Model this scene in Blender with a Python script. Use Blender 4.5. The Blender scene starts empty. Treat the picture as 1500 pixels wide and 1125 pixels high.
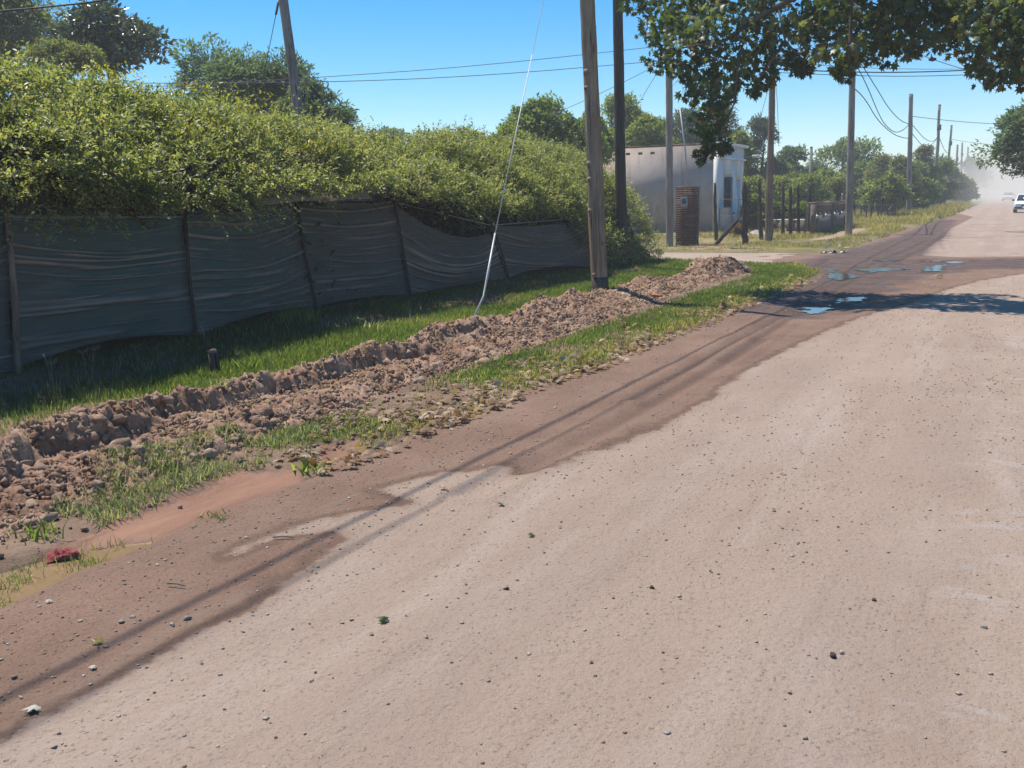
import bpy, math
import numpy as np
from mathutils import Matrix, Vector

# ------------------------------------------------------------------ camera, light, exposure
SC = bpy.context.scene
COL = SC.collection
F_PX, CAM_H, ROLL, VPX, VPY = 1450.0, 1.7, 0.02, 1480.0, 278.0      # photo is 1500 x 1125
_c, _s = math.cos(ROLL), math.sin(ROLL)
_dx, _dy = VPX - 750, VPY - 562.5
_dxu, _dyu = _c * _dx - _s * _dy, _s * _dx + _c * _dy
PITCH = math.atan(-_dyu / F_PX)
YAW = math.atan(_dxu / math.hypot(F_PX, _dyu))
FW = np.array([-math.sin(YAW) * math.cos(PITCH), math.cos(YAW) * math.cos(PITCH), -math.sin(PITCH)])
R0 = np.array([math.cos(YAW), math.sin(YAW), 0.0])
U0 = np.cross(R0, FW)
RIGHT, UP = _c * R0 - _s * U0, _s * R0 + _c * U0
EYE = np.array([0, 0, CAM_H])
cam_d = bpy.data.cameras.new('camera')
cam_d.sensor_width = 36.0
cam_d.lens = F_PX / 1500 * 36
cam_d.clip_start, cam_d.clip_end = 0.05, 6000
cam = bpy.data.objects.new('camera', cam_d)
COL.objects.link(cam)
m = Matrix.Identity(4)
for i in range(3):
    m[i][0], m[i][1], m[i][2], m[i][3] = RIGHT[i], UP[i], -FW[i], EYE[i]
cam.matrix_world = m
SC.camera = cam

SUN_EL, SUN_DIR = math.radians(65), np.array([-0.968, 0.25])        # horizontal direction towards the sun
world = bpy.data.worlds.new('World')
SC.world = world
world.use_nodes = True
wn = world.node_tree.nodes
sky = wn.new('ShaderNodeTexSky')
sky.sky_type = 'NISHITA'
sky.sun_disc = False
sky.sun_elevation = SUN_EL
sky.sun_rotation = math.atan2(SUN_DIR[0], SUN_DIR[1])
sky.altitude = 1800
sky.air_density, sky.dust_density, sky.ozone_density = 1.1, 0.15, 3.0
wn['Background'].inputs['Strength'].default_value = 0.110
hsv = wn.new('ShaderNodeHueSaturation')
hsv.inputs['Saturation'].default_value = 1.5
hsv.inputs['Hue'].default_value = 0.496
hsv.inputs['Value'].default_value = 1.08
world.node_tree.links.new(sky.outputs[0], hsv.inputs['Color'])
world.node_tree.links.new(hsv.outputs[0], wn['Background'].inputs['Color'])
sun_d = bpy.data.lights.new('sun', 'SUN')
sun_d.energy = 4.8
sun_d.angle = math.radians(0.53)
sun_d.color = (1.0, 0.935, 0.835)
sun = bpy.data.objects.new('sun', sun_d)
COL.objects.link(sun)
_sv = Vector((SUN_DIR[0] * math.cos(SUN_EL), SUN_DIR[1] * math.cos(SUN_EL), math.sin(SUN_EL)))
sun.rotation_euler = _sv.to_track_quat('Z', 'Y').to_euler()
vs = SC.view_settings
vs.view_transform, vs.look, vs.gamma, vs.exposure, vs.use_curve_mapping = 'Standard', 'None', 1.0, 0.45, False
SC.render.engine = 'CYCLES'
SC.cycles.use_denoising = True
SC.cycles.denoising_prefilter = 'ACCURATE'
SC.cycles.max_bounces = 6
SC.cycles.transparent_max_bounces = 8
SC.cycles.volume_bounces = 3

# ------------------------------------------------------------------ helpers
rng = np.random.default_rng(7)


def ray(px, py):
    a, b = px - 750, py - 562.5
    au, bu = _c * a - _s * b, _s * a + _c * b
    return FW * F_PX + R0 * au - U0 * bu


def G(px, py, z=0.0):                     # point of the ground plane under a photo pixel
    d = ray(px, py)
    return d * ((z - CAM_H) / d[2]) + EYE


def atY(px, py, y):
    d = ray(px, py)
    return d * (y / d[1]) + EYE


def atX(px, py, x):
    d = ray(px, py)
    return d * (x / d[0]) + EYE


def _hash(ix, iy, seed):
    h = (ix * 374761393 + iy * 668265263 + seed * 1442695041) & 0x7fffffff
    h = ((h ^ (h >> 13)) * 1274126177) & 0x7fffffff
    h = (h ^ (h >> 16)) & 0xffff
    return h / 65535.0


def vnoise(x, y, seed=0):
    x, y = np.asarray(x, float), np.asarray(y, float)
    ix, iy = np.floor(x).astype(np.int64), np.floor(y).astype(np.int64)
    fx, fy = x - ix, y - iy
    fx, fy = fx * fx * (3 - 2 * fx), fy * fy * (3 - 2 * fy)
    a, b = _hash(ix, iy, seed), _hash(ix + 1, iy, seed)
    c, d = _hash(ix, iy + 1, seed), _hash(ix + 1, iy + 1, seed)
    return (a + (b - a) * fx) * (1 - fy) + (c + (d - c) * fx) * fy - 0.5     # -0.5 .. 0.5


def fbm(x, y, seed=0, octv=4, gain=0.5):
    t, amp, tot = 0, 1.0, 0
    for o in range(octv):
        t = t + amp * vnoise(np.asarray(x) * 2 ** o, np.asarray(y) * 2 ** o, seed + o * 17)
        tot += amp
        amp *= gain
    return t / tot


def sstep(a, b, x):
    t = np.clip((np.asarray(x) - a) / (b - a), 0, 1)
    return t * t * (3 - 2 * t)


def poly_sdf(x, y, pts):                  # signed distance to a polygon, negative inside
    x, y = np.asarray(x, float), np.asarray(y, float)
    d = np.full(x.shape, 1e9)
    inside = np.zeros(x.shape, bool)
    n = len(pts)
    for i in range(n):
        ax, ay = pts[i]
        bx, by = pts[(i + 1) % n]
        ex, ey = bx - ax, by - ay
        t = np.clip(((x - ax) * ex + (y - ay) * ey) / (ex * ex + ey * ey + 1e-12), 0, 1)
        d = np.minimum(d, np.hypot(x - ax - t * ex, y - ay - t * ey))
        cond = ((ay > y) != (by > y))
        xi = ax + (y - ay) * ex / (ey if abs(ey) > 1e-12 else 1e-12)
        inside ^= cond & (x < xi)
    return np.where(inside, -d, d)


def line_dist(x, y, pts):
    d = np.full(np.shape(x), 1e9)
    for (ax, ay), (bx, by) in zip(pts[:-1], pts[1:]):
        ex, ey = bx - ax, by - ay
        t = np.clip(((x - ax) * ex + (y - ay) * ey) / (ex * ex + ey * ey + 1e-12), 0, 1)
        d = np.minimum(d, np.hypot(x - ax - t * ex, y - ay - t * ey))
    return d


def tag(o, label=None, cat=None, group=None, kind=None):
    if label: o['label'] = label
    if cat: o['category'] = cat
    if group: o['group'] = group
    if kind: o['kind'] = kind
    return o


def empty(name, loc, label, cat, group=None):
    o = bpy.data.objects.new(name, None)
    o.empty_display_size = 0.2
    o.location = [float(v) for v in loc]
    COL.objects.link(o)
    return tag(o, label, cat, group)


def make_mesh(name, V, Fs, mat=None, smooth=False, fattr=None, pattr=None):
    """V (n,3); Fs: list of (m,k) int arrays; fattr / pattr: dict name -> float array."""
    me = bpy.data.meshes.new(name)
    V = np.asarray(V, np.float32)
    if isinstance(Fs, np.ndarray): Fs = [Fs]
    Fs = [np.asarray(f, np.int32) for f in Fs if len(f)]
    nl = sum(f.size for f in Fs)
    nf = sum(len(f) for f in Fs)
    me.vertices.add(len(V))
    me.vertices.foreach_set('co', V.ravel())
    me.loops.add(nl)
    me.loops.foreach_set('vertex_index', np.concatenate([f.ravel() for f in Fs]))
    me.polygons.add(nf)
    tot = np.concatenate([np.full(len(f), f.shape[1], np.int32) for f in Fs])
    st = np.concatenate([[0], np.cumsum(tot)[:-1]]).astype(np.int32)
    me.polygons.foreach_set('loop_start', st)
    me.polygons.foreach_set('loop_total', tot)
    if smooth: me.polygons.foreach_set('use_smooth', np.ones(nf, bool))
    for d, dom in ((fattr, 'FACE'), (pattr, 'POINT')):
        for k, v in (d or {}).items():
            a = me.attributes.new(k, 'FLOAT', dom)
            a.data.foreach_set('value', np.asarray(v, np.float32))
    me.update(calc_edges=True)
    me.validate()
    if mat: me.materials.append(mat)
    return me


def obj(name, me, parent=None, world_coords=True):
    o = bpy.data.objects.new(name, me)
    COL.objects.link(o)
    if parent is not None:
        o.parent = parent
        if world_coords:                  # vertices were given in world space
            p, off = parent, Vector((0, 0, 0))
            while p is not None:
                off += p.location
                p = p.parent
            o.location = -off
            if o.location.length > 0:
                me.transform(Matrix.Translation(o.location))
                o.location = (0, 0, 0)
    return o


def mesh_obj(name, V, Fs, mat=None, parent=None, smooth=False, fattr=None, pattr=None):
    return obj(name, make_mesh(name, V, Fs, mat, smooth, fattr, pattr), parent)


def stamp(TV, TF, C, X, Y, Z, S):
    """copies of a template (verts TV, faces TF) into frames X,Y,Z at C with scale S (n,) or (n,3)."""
    n, k = len(C), len(TV)
    S = np.asarray(S, float)
    if S.ndim == 1: S = np.repeat(S[:, None], 3, 1)
    V = (C[:, None, :] + TV[None, :, 0:1] * (X * S[:, 0:1])[:, None, :] + TV[None, :, 1:2] * (Y * S[:, 1:2])[:, None, :]
         + TV[None, :, 2:3] * (Z * S[:, 2:3])[:, None, :])
    Fo = (TF[None, :, :] + (np.arange(n) * k)[:, None, None]).reshape(-1, TF.shape[1])
    return V.reshape(-1, 3), Fo


def norm(v):
    return v / (np.linalg.norm(v, axis=-1, keepdims=True) + 1e-9)


def frames(d, up):
    """Y along d, Z near up."""
    Y = norm(d)
    X = norm(np.cross(Y, up) + 1e-6)
    return X, Y, np.cross(X, Y)


def rdir(n):
    return norm(rng.normal(size=(n, 3)))


class MB:                                  # small mesh builder: boxes, tubes, prisms
    def __init__(self): self.V, self.F, self.n = [], {}, 0

    def add(self, V, faces):
        V = np.asarray(V, float)
        for f in faces: self.F.setdefault(len(f), []).append([i + self.n for i in f])
        self.V.append(V)
        self.n += len(V)
        return self

    def box(self, c, s, rz=0.0, jit=0.0):
        x, y, z = np.array(s, float) / 2
        V = np.array([(-x, -y, -z), (x, -y, -z), (x, y, -z), (-x, y, -z), (-x, -y, z), (x, -y, z), (x, y, z), (-x, y, z)])
        if jit: V = V + rng.normal(size=V.shape) * jit
        if rz:
            ca, sa = math.cos(rz), math.sin(rz)
            V = np.stack([V[:, 0] * ca - V[:, 1] * sa, V[:, 0] * sa + V[:, 1] * ca, V[:, 2]], 1)
        return self.add(V + np.array(c, float), [(0, 3, 2, 1), (4, 5, 6, 7), (0, 1, 5, 4), (1, 2, 6, 5), (2, 3, 7, 6), (3, 0, 4, 7)])

    def tube(self, P, r, seg=8, wob=0.0, cap=True):
        P = np.asarray(P, float)
        n = len(P)
        r = np.broadcast_to(np.asarray(r, float), (n,))
        T = np.gradient(P, axis=0) if n > 2 else np.repeat((P[1] - P[0])[None], n, 0)
        T = norm(T)
        a = np.array([0, 0, 1.0]) if abs(T[0][2]) < 0.9 else np.array([1.0, 0, 0])
        X = norm(np.cross(T, a))
        Y = np.cross(T, X)
        th = np.linspace(0, 2 * math.pi, seg, endpoint=False)
        R = r[:, None] * (1 + wob * rng.normal(size=(n, seg)))
        V = P[:, None, :] + R[..., None] * (np.cos(th)[None, :, None] * X[:, None, :] + np.sin(th)[None, :, None] * Y[:, None, :])
        fs = []
        for i in range(n - 1):
            for j in range(seg):
                k = (j + 1) % seg
                fs.append((i * seg + j, i * seg + k, (i + 1) * seg + k, (i + 1) * seg + j))
        if cap:
            fs.append(tuple(range(seg))[::-1])
            fs.append(tuple((n - 1) * seg + j for j in range(seg)))
        return self.add(V.reshape(-1, 3), fs)

    def prism(self, prof, x0, x1, axis=0, taper=None):
        """profile (list of (a,b)) extruded along axis from x0 to x1."""
        n = len(prof)
        V = []
        for x in (x0, x1):
            for a, b in prof:
                V.append({0: (x, a, b), 1: (a, x, b), 2: (a, b, x)}[axis])
        fs = [tuple(range(n))[::-1], tuple(range(n, 2 * n))] + [(i, (i + 1) % n, n + (i + 1) % n, n + i) for i in range(n)]
        return self.add(V, fs)

    def build(self, name, mat, parent=None, smooth=False, bevel=0.0):
        me = make_mesh(name, np.concatenate(self.V), [np.array(v, np.int32) for v in self.F.values()], mat, smooth)
        import bmesh
        bm = bmesh.new()
        bm.from_mesh(me)
        bmesh.ops.recalc_face_normals(bm, faces=bm.faces)
        bm.to_mesh(me)
        bm.free()
        o = obj(name, me, parent)
        if bevel:
            b = o.modifiers.new('bevel', 'BEVEL')
            b.width, b.segments, b.limit_method = bevel, 2, 'ANGLE'
        return o


# ------------------------------------------------------------------ materials
class NT:
    def __init__(self, name):
        self.m = bpy.data.materials.new(name)
        self.m.use_nodes = True
        self.t = self.m.node_tree
        self.b = self.t.nodes['Principled BSDF']
        self.out = self.t.nodes['Material Output']

    def n(self, typ, **kw):
        x = self.t.nodes.new('ShaderNode' + typ)
        for k, v in kw.items(): setattr(x, k, v)
        return x

    def l(self, a, b): self.t.links.new(a, b)

    def pos(self, scale=(1, 1, 1)):
        g = self.n('NewGeometry')
        mp = self.n('Mapping')
        mp.inputs['Scale'].default_value = scale
        self.l(g.outputs['Position'], mp.inputs['Vector'])
        return mp.outputs[0]

    def opos(self, scale=(1, 1, 1)):
        g = self.n('TexCoord')
        mp = self.n('Mapping')
        mp.inputs['Scale'].default_value = scale
        self.l(g.outputs['Object'], mp.inputs['Vector'])
        return mp.outputs[0]

    def noise(self, vec, scale, detail=4, rough=0.55, dist=0.0):
        x = self.n('TexNoise')
        x.inputs['Scale'].default_value, x.inputs['Detail'].default_value = scale, detail
        x.inputs['Roughness'].default_value, x.inputs['Distortion'].default_value = rough, dist
        self.l(vec, x.inputs['Vector'])
        return x.outputs['Fac']

    def ramp(self, fac, stops, interp='LINEAR'):
        x = self.n('ValToRGB')
        x.color_ramp.interpolation = interp
        e = x.color_ramp.elements
        while len(e) < len(stops): e.new(0.5)
        for i, (p, c) in enumerate(stops):
            e[i].position = p
            e[i].color = (*c, 1) if not np.isscalar(c) else (c, c, c, 1)
        self.l(fac, x.inputs[0])
        return x.outputs[0]

    def mix(self, fac, a, b, mode='MIX'):
        x = self.n('Mix', data_type='RGBA', blend_type=mode)
        for s, v in ((x.inputs[0], fac), (x.inputs[6], a), (x.inputs[7], b)):
            if hasattr(v, 'links') or hasattr(v, 'is_linked'): self.l(v, s)
            elif np.isscalar(v): s.default_value = v
            else: s.default_value = (*v, 1)
        return x.outputs[2]

    def math(self, op, a, b=None, c=None, clamp=False):
        x = self.n('Math', operation=op, use_clamp=clamp)
        for i, v in enumerate((a, b, c)):
            if v is None: continue
            if np.isscalar(v): x.inputs[i].default_value = v
            else: self.l(v, x.inputs[i])
        return x.outputs[0]

    def mrange(self, v, a, b, c=0.0, d=1.0, smooth=True):
        x = self.n('MapRange', interpolation_type='SMOOTHSTEP' if smooth else 'LINEAR')
        self.l(v, x.inputs['Value'])
        for k, q in zip(('From Min', 'From Max', 'To Min', 'To Max'), (a, b, c, d)): x.inputs[k].default_value = q
        return x.outputs[0]

    def attr(self, name):
        a = self.n('Attribute', attribute_name=name)
        return a.outputs['Fac']

    def bump(self, h, strength=0.5, dist=0.01, prev=None):
        x = self.n('Bump')
        x.inputs['Distance'].default_value = dist
        if np.isscalar(strength): x.inputs['Strength'].default_value = strength
        else: self.l(strength, x.inputs['Strength'])
        self.l(h, x.inputs['Height'])
        if prev is not None: self.l(prev, x.inputs['Normal'])
        return x.outputs[0]

    def done(self, color=None, rough=0.9, bump=None, spec=0.3, metal=0.0):
        for k, v in (('Base Color', color), ('Roughness', rough)):
            if v is None: continue
            s = self.b.inputs[k]
            if hasattr(v, 'is_linked'): self.l(v, s)
            elif np.isscalar(v): s.default_value = v
            else: s.default_value = (*v, 1)
        self.b.inputs['Specular IOR Level'].default_value = spec
        self.b.inputs['Metallic'].default_value = metal
        if bump is not None: self.l(bump, self.b.inputs['Normal'])
        return self.m


def plain(name, color, rough=0.7, spec=0.3, var=0.25, scale=8, metal=0.0, bump=0.2):
    t = NT(name)
    p = t.opos()
    f = t.noise(p, scale, 5)
    c = t.ramp(f, [(0.3, tuple(v * (1 - var) for v in color)), (0.7, tuple(min(1, v * (1 + var)) for v in color))])
    f2 = t.noise(p, scale * 6, 4)
    return t.done(c, rough, t.bump(f2, bump, 0.01), spec, metal)


def leaf_mat(name, dark, mid, light, rough=0.45, trans=0.3, spec=0.4, dry=None):
    t = NT(name)
    a = t.attr('tint')
    st = [(0.0, dark), (0.5, mid), (0.88 if dry else 1.0, light)]
    if dry: st.append((1.0, dry))
    c = t.ramp(a, st)
    big = t.noise(t.pos(), 0.9, 2)
    c = t.mix(t.mrange(big, 0.35, 0.65, 0.0, 0.45), c, t.mix(0.5, c, dark), 'MIX')
    t.done(c, rough, None, spec)
    tr = t.n('BsdfTranslucent')
    t.l(t.mix(1.0, c, (2.1, 2.1, 0.9), 'MULTIPLY'), tr.inputs['Color'])
    mx = t.n('MixShader')
    mx.inputs[0].default_value = min(0.55, trans + 0.15)
    t.l(t.b.outputs[0], mx.inputs[1])
    t.l(tr.outputs[0], mx.inputs[2])
    t.l(mx.outputs[0], t.out.inputs['Surface'])
    return t.m


def road_mat():
    t = NT('dusty_gravel')
    p = t.pos()
    ps = t.pos((1.0, 0.12, 1.0))
    big = t.noise(p, 0.35, 5, 0.6)
    streak = t.noise(ps, 1.9, 5, 0.6)
    streak2 = t.noise(ps, 7.0, 4, 0.6)
    fine = t.noise(p, 38, 6, 0.7)
    grit = t.noise(p, 160, 3, 0.7)
    c = t.ramp(big, [(0.3, (0.312, 0.226, 0.172)), (0.7, (0.374, 0.281, 0.219))])
    c = t.mix(t.mrange(streak, 0.48, 0.68, 0, 0.75), c, (0.385, 0.305, 0.252))
    c = t.mix(t.mrange(streak2, 0.5, 0.75, 0, 0.35), c, (0.25, 0.178, 0.137))
    c = t.mix(t.mrange(fine, 0.52, 0.75, 0, 0.6), c, (0.20, 0.142, 0.108))
    speck = t.noise(t.pos((1, 0.8, 1)), 75, 3, 0.6)
    c = t.mix(t.math('MULTIPLY', t.mrange(speck, 0.62, 0.70, 0, 0.75), t.mrange(t.noise(p, 2.2, 4, 0.6), 0.4, 0.6, 0.25, 1.0)), c, (0.15, 0.10, 0.078))
    c = t.mix(t.mrange(fine, 0.30, 0.44, 0.45, 0.0), c, (0.355, 0.292, 0.243))
    vo = t.n('TexVoronoi', feature='F1')
    vo.inputs['Scale'].default_value = 42
    t.l(p, vo.inputs['Vector'])
    vsep = t.n('SeparateColor')
    t.l(vo.outputs['Color'], vsep.inputs[0])
    pick = t.math('MULTIPLY', t.mrange(vsep.outputs[0], 0.60, 0.72, 0, 1), t.mrange(t.noise(p, 1.7, 4, 0.6), 0.38, 0.62, 0.25, 1))
    peb = t.math('MULTIPLY', t.mrange(vo.outputs['Distance'], 0.42, 0.22, 0, 1), pick)
    c = t.mix(t.math('MULTIPLY', peb, 0.6), c, t.ramp(vsep.outputs[1], [(0.0, (0.15, 0.105, 0.08)), (0.6, (0.27, 0.21, 0.168)), (1.0, (0.39, 0.33, 0.285))]))
    # pale crossways dust scuffs in the wheel lane on the right
    lane = t.n('SeparateXYZ')
    t.l(p, lane.inputs[0])
    px = t.pos((1.0, 3.0, 1.0))
    sc = t.noise(px, 2.6, 5, 0.65)
    lm = t.math('MULTIPLY', t.mrange(t.math('ABSOLUTE', t.math('SUBTRACT', lane.outputs[0], 0.02)), 0.08, 0.55, 1, 0), t.math('MULTIPLY', t.mrange(sc, 0.49, 0.60, 0, 0.65), t.mrange(t.noise(p, 1.4, 4, 0.6), 0.42, 0.6)))
    c = t.mix(lm, c, (0.38, 0.322, 0.285))
    for bx, bw in ((-1.75, 0.32), (-0.35, 0.30)):
        band = t.mrange(t.math('ABSOLUTE', t.math('ADD', t.math('SUBTRACT', lane.outputs[0], bx), t.math('MULTIPLY', t.math('SUBTRACT', t.noise(ps, 0.8, 2), 0.5), 0.5))), bw * 0.5, bw * 1.3, 0.30, 0)
        c = t.mix(t.math('MULTIPLY', band, t.mrange(t.noise(p, 1.0, 4, 0.6), 0.35, 0.6, 0.3, 1)), c, (0.255, 0.188, 0.15))
    # damp strip: signed distance baked per vertex + noise
    wob = t.math('MULTIPLY', t.math('SUBTRACT', t.noise(p, 3.5, 5, 0.65), 0.5), 0.30)
    d = t.math('ADD', t.attr('wet'), wob)
    wet = t.mrange(d, -0.02, 0.025, 1, 0)
    halo = t.math('MULTIPLY', t.mrange(t.math('ADD', d, t.math('MULTIPLY', t.math('SUBTRACT', fine, 0.5), 0.12)), 0.0, 0.13, 0.38, 0), 1.0)
    c = t.mix(halo, c, (0.22, 0.15, 0.112))
    wc = t.ramp(t.noise(p, 1.2, 5, 0.6), [(0.3, (0.170, 0.100, 0.069)), (0.7, (0.25, 0.157, 0.112))])
    wc = t.mix(t.mrange(fine, 0.5, 0.75, 0, 0.5), wc, (0.098, 0.061, 0.043))
    wc = t.mix(t.mrange(t.noise(ps, 5.0, 5, 0.65), 0.5, 0.66, 0, 0.5), wc, (0.225, 0.158, 0.118))
    wc = t.mix(t.mrange(grit, 0.55, 0.72, 0, 0.5), wc, (0.29, 0.195, 0.15))
    wc = t.mix(t.mrange(t.noise(p, 55, 4, 0.7), 0.56, 0.68, 0, 0.55), wc, (0.07, 0.042, 0.03))
    edge = t.mrange(t.math('ABSOLUTE', t.math('ADD', d, 0.05)), 0.0, 0.07, 0.55, 0)
    wc = t.mix(edge, wc, (0.092, 0.056, 0.039))
    c = t.mix(t.math('MULTIPLY', wet, 0.96), c, wc)
    mud = t.mrange(t.math('ADD', t.attr('mud'), t.math('MULTIPLY', t.math('SUBTRACT', t.noise(p, 1.1, 5, 0.65), 0.5), 1.6)), -0.1, 0.6, 1, 0)
    mc = t.ramp(t.noise(p, 2.4, 5, 0.65), [(0.3, (0.066, 0.044, 0.037)), (0.72, (0.135, 0.09, 0.072))])
    c = t.mix(t.math('MULTIPLY', mud, 0.9), c, mc)
    trk = t.math('MULTIPLY', t.attr('track'), 0.55)
    c = t.mix(trk, c, (0.075, 0.045, 0.035))
    r = t.math('SUBTRACT', 0.93, t.math('MULTIPLY', mud, t.mrange(t.noise(p, 1.7, 5, 0.7), 0.5, 0.68, 0.0, 0.62)))
    b = t.bump(fine, 0.8, 0.018)
    b = t.bump(grit, 0.6, 0.005, b)
    b = t.bump(peb, 0.5, 0.010, b)
    b = t.bump(t.noise(t.pos((1, 0.5, 1)), 28, 5, 0.7, 0.0), t.mrange(t.noise(ps, 1.3, 4, 0.6), 0.4, 0.62, 0.05, 0.35), 0.015, b)
    b = t.bump(t.noise(p, 11, 4, 0.6), 0.5, 0.025, b)
    return t.done(c, r, b, 0.2)


def soil_mat(name, dark, mid, light, sc=1.0, bump=0.8):
    t = NT(name)
    p = t.pos()
    a = t.noise(p, 2.2 * sc, 6, 0.65)
    f = t.noise(p, 24 * sc, 6, 0.7)
    c = t.ramp(a, [(0.3, dark), (0.5, mid), (0.72, light)])
    c = t.mix(t.mrange(f, 0.5, 0.72, 0, 0.55), c, tuple(v * 0.55 for v in mid))
    c = t.mix(t.mrange(f, 0.27, 0.42, 0.5, 0), c, tuple(min(1, v * 1.25) for v in light))
    b = t.bump(f, bump, 0.02)
    b = t.bump(t.noise(p, 90 * sc, 4, 0.7), 0.5, 0.006, b)
    return t.done(c, 0.95, b, 0.15)


def verge_mat():
    t = NT('verge_soil')
    p = t.pos()
    a = t.noise(p, 2.0, 6, 0.65)
    f = t.noise(p, 26, 6, 0.7)
    c = t.ramp(a, [(0.3, (0.14, 0.088, 0.06)), (0.55, (0.21, 0.138, 0.096)), (0.75, (0.28, 0.195, 0.135))])
    c = t.mix(t.mrange(f, 0.5, 0.7, 0, 0.5), c, (0.065, 0.05, 0.032))
    c = t.mix(t.mrange(t.attr('grass'), 0.2, 0.9, 0, 0.75), c, (0.055, 0.075, 0.022))
    wob = t.math('MULTIPLY', t.math('SUBTRACT', t.noise(p, 4.5, 5, 0.6), 0.5), 0.3)
    mud = t.mrange(t.math('ADD', t.attr('mud'), wob), -0.03, 0.03, 1, 0)
    mc = t.ramp(t.noise(t.pos((1, 0.3, 1)), 3.5, 5, 0.6), [(0.3, (0.185, 0.090, 0.056)), (0.7, (0.285, 0.155, 0.098))])
    c = t.mix(mud, c, mc)
    r = t.math('SUBTRACT', 0.95, t.math('MULTIPLY', mud, 0.35))
    b = t.bump(t.math('MULTIPLY', f, t.math('SUBTRACT', 1.0, t.math('MULTIPLY', mud, 0.6))), 0.8, 0.02)
    b = t.bump(t.noise(t.pos((1, 0.45, 1)), 7, 4, 0.6, 1.0), t.math('MULTIPLY', mud, 0.6), 0.03, b)
    return t.done(c, r, b, 0.2)


def field_mat():
    t = NT('dry_grass_field')
    p = t.pos()
    a = t.noise(p, 0.35, 6, 0.65)
    f = t.noise(p, 9, 6, 0.7)
    c = t.ramp(a, [(0.3, (0.12, 0.12, 0.045)), (0.5, (0.21, 0.175, 0.085)), (0.7, (0.33, 0.25, 0.155))])
    c = t.mix(t.mrange(f, 0.5, 0.72, 0, 0.6), c, (0.06, 0.075, 0.025))
    c = t.mix(t.mrange(t.math('ADD', t.attr('path'), t.math('MULTIPLY', t.math('SUBTRACT', t.noise(p, 1.5, 4), 0.5), 0.9)), -0.25, 0.25, 0.85, 0), c, (0.37, 0.265, 0.185))
    return t.done(c, 0.95, t.bump(f, 0.9, 0.05), 0.1)


def sand_mat():
    t = NT('sandy_track')
    p = t.pos()
    c = t.ramp(t.noise(t.pos((0.2, 1, 1)), 1.6, 6, 0.6), [(0.3, (0.30, 0.222, 0.172)), (0.7, (0.40, 0.312, 0.252))])
    f = t.noise(p, 18, 6, 0.7)
    c = t.mix(t.mrange(f, 0.52, 0.75, 0, 0.5), c, (0.24, 0.17, 0.125))
    return t.done(c, 0.95, t.bump(f, 0.6, 0.02), 0.15)


def wood_mat(name, base, dark, light, zs=0.06, weather=0.5):
    t = NT(name)
    p = t.opos((1, 1, zs))
    g = t.noise(p, 26, 6, 0.65, 0.6)
    big = t.noise(t.opos((1, 1, 0.4)), 2.6, 4)
    c = t.ramp(g, [(0.28, dark), (0.5, base), (0.72, light)])
    c = t.mix(t.mrange(big, 0.4, 0.65, 0, weather), c, tuple(v * 1.15 for v in light))
    crack = t.mrange(t.noise(t.opos((1, 1, 0.025)), 34, 3, 0.5), 0.60, 0.67, 0, 0.85)
    c = t.mix(crack, c, tuple(v * 0.3 for v in dark))
    b = t.bump(g, 0.7, 0.012)
    b = t.bump(t.math('SUBTRACT', 1.0, crack), 0.6, 0.01, b)
    return t.done(c, 0.9, b, 0.15)


def cloth_mat():
    t = NT('shade_netting')
    p = t.pos()
    f = t.attr('fold')
    big = t.noise(p, 0.55, 4, 0.6)
    c = t.mix(t.mrange(big, 0.38, 0.62), (0.058, 0.125, 0.112), (0.105, 0.125, 0.112))
    yy = t.n('SeparateXYZ')
    t.l(p, yy.inputs[0])
    c = t.mix(t.mrange(yy.outputs[1], 9.5, 13.0, 0, 0.75), c, (0.125, 0.112, 0.105))
    dust = t.math('MULTIPLY', t.mrange(f, 0.08, 0.7), t.mrange(t.noise(t.pos((1, 0.25, 1)), 2.4, 4, 0.6), 0.32, 0.6, 0.3, 1.0))
    c = t.mix(t.math('MULTIPLY', dust, 0.8), c, (0.52, 0.40, 0.34))
    c = t.mix(t.mrange(t.noise(t.pos((1, 0.12, 2.2)), 9, 4, 0.7), 0.50, 0.70, 0, 0.45), c, (0.27, 0.21, 0.18))
    c = t.mix(t.mrange(t.noise(p, 14, 3, 0.6), 0.70, 0.74, 0, 0.6), c, (0.006, 0.008, 0.008))
    w = t.noise(t.pos((1, 1, 4)), 120, 2)
    t.done(c, 0.62, t.bump(w, 0.25, 0.003), 0.35)
    tr = t.n('BsdfTranslucent')
    t.l(t.mix(1.0, c, (2.2, 2.2, 2.0), 'MULTIPLY'), tr.inputs['Color'])
    mx = t.n('MixShader')
    mx.inputs[0].default_value = 0.35
    t.l(t.b.outputs[0], mx.inputs[1])
    t.l(tr.outputs[0], mx.inputs[2])
    t.l(mx.outputs[0], t.out.inputs['Surface'])
    return t.m


def cement_mat(name, a, b, stain, sc=1.0):
    t = NT(name)
    p = t.opos()
    n1 = t.noise(p, 0.9 * sc, 6, 0.65)
    c = t.ramp(n1, [(0.32, a), (0.68, b)])
    st = t.noise(t.opos((1, 1, 0.16)), 3.2 * sc, 5, 0.65)
    c = t.mix(t.mrange(st, 0.52, 0.72, 0, 0.55), c, stain)
    n2 = t.noise(p, 9 * sc, 5, 0.7)
    c = t.mix(t.mrange(n2, 0.55, 0.75, 0, 0.4), c, stain)
    return t.done(c, 0.92, t.bump(n2, 0.3, 0.01), 0.15)


def water_mat(name, col, rough=0.04):
    t = NT(name)
    b = t.bump(t.noise(t.pos(), 9, 3), 0.15, 0.02)
    t.done(col, rough, b, 1.0)
    t.b.inputs['IOR'].default_value = 1.33
    return t.m


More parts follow.
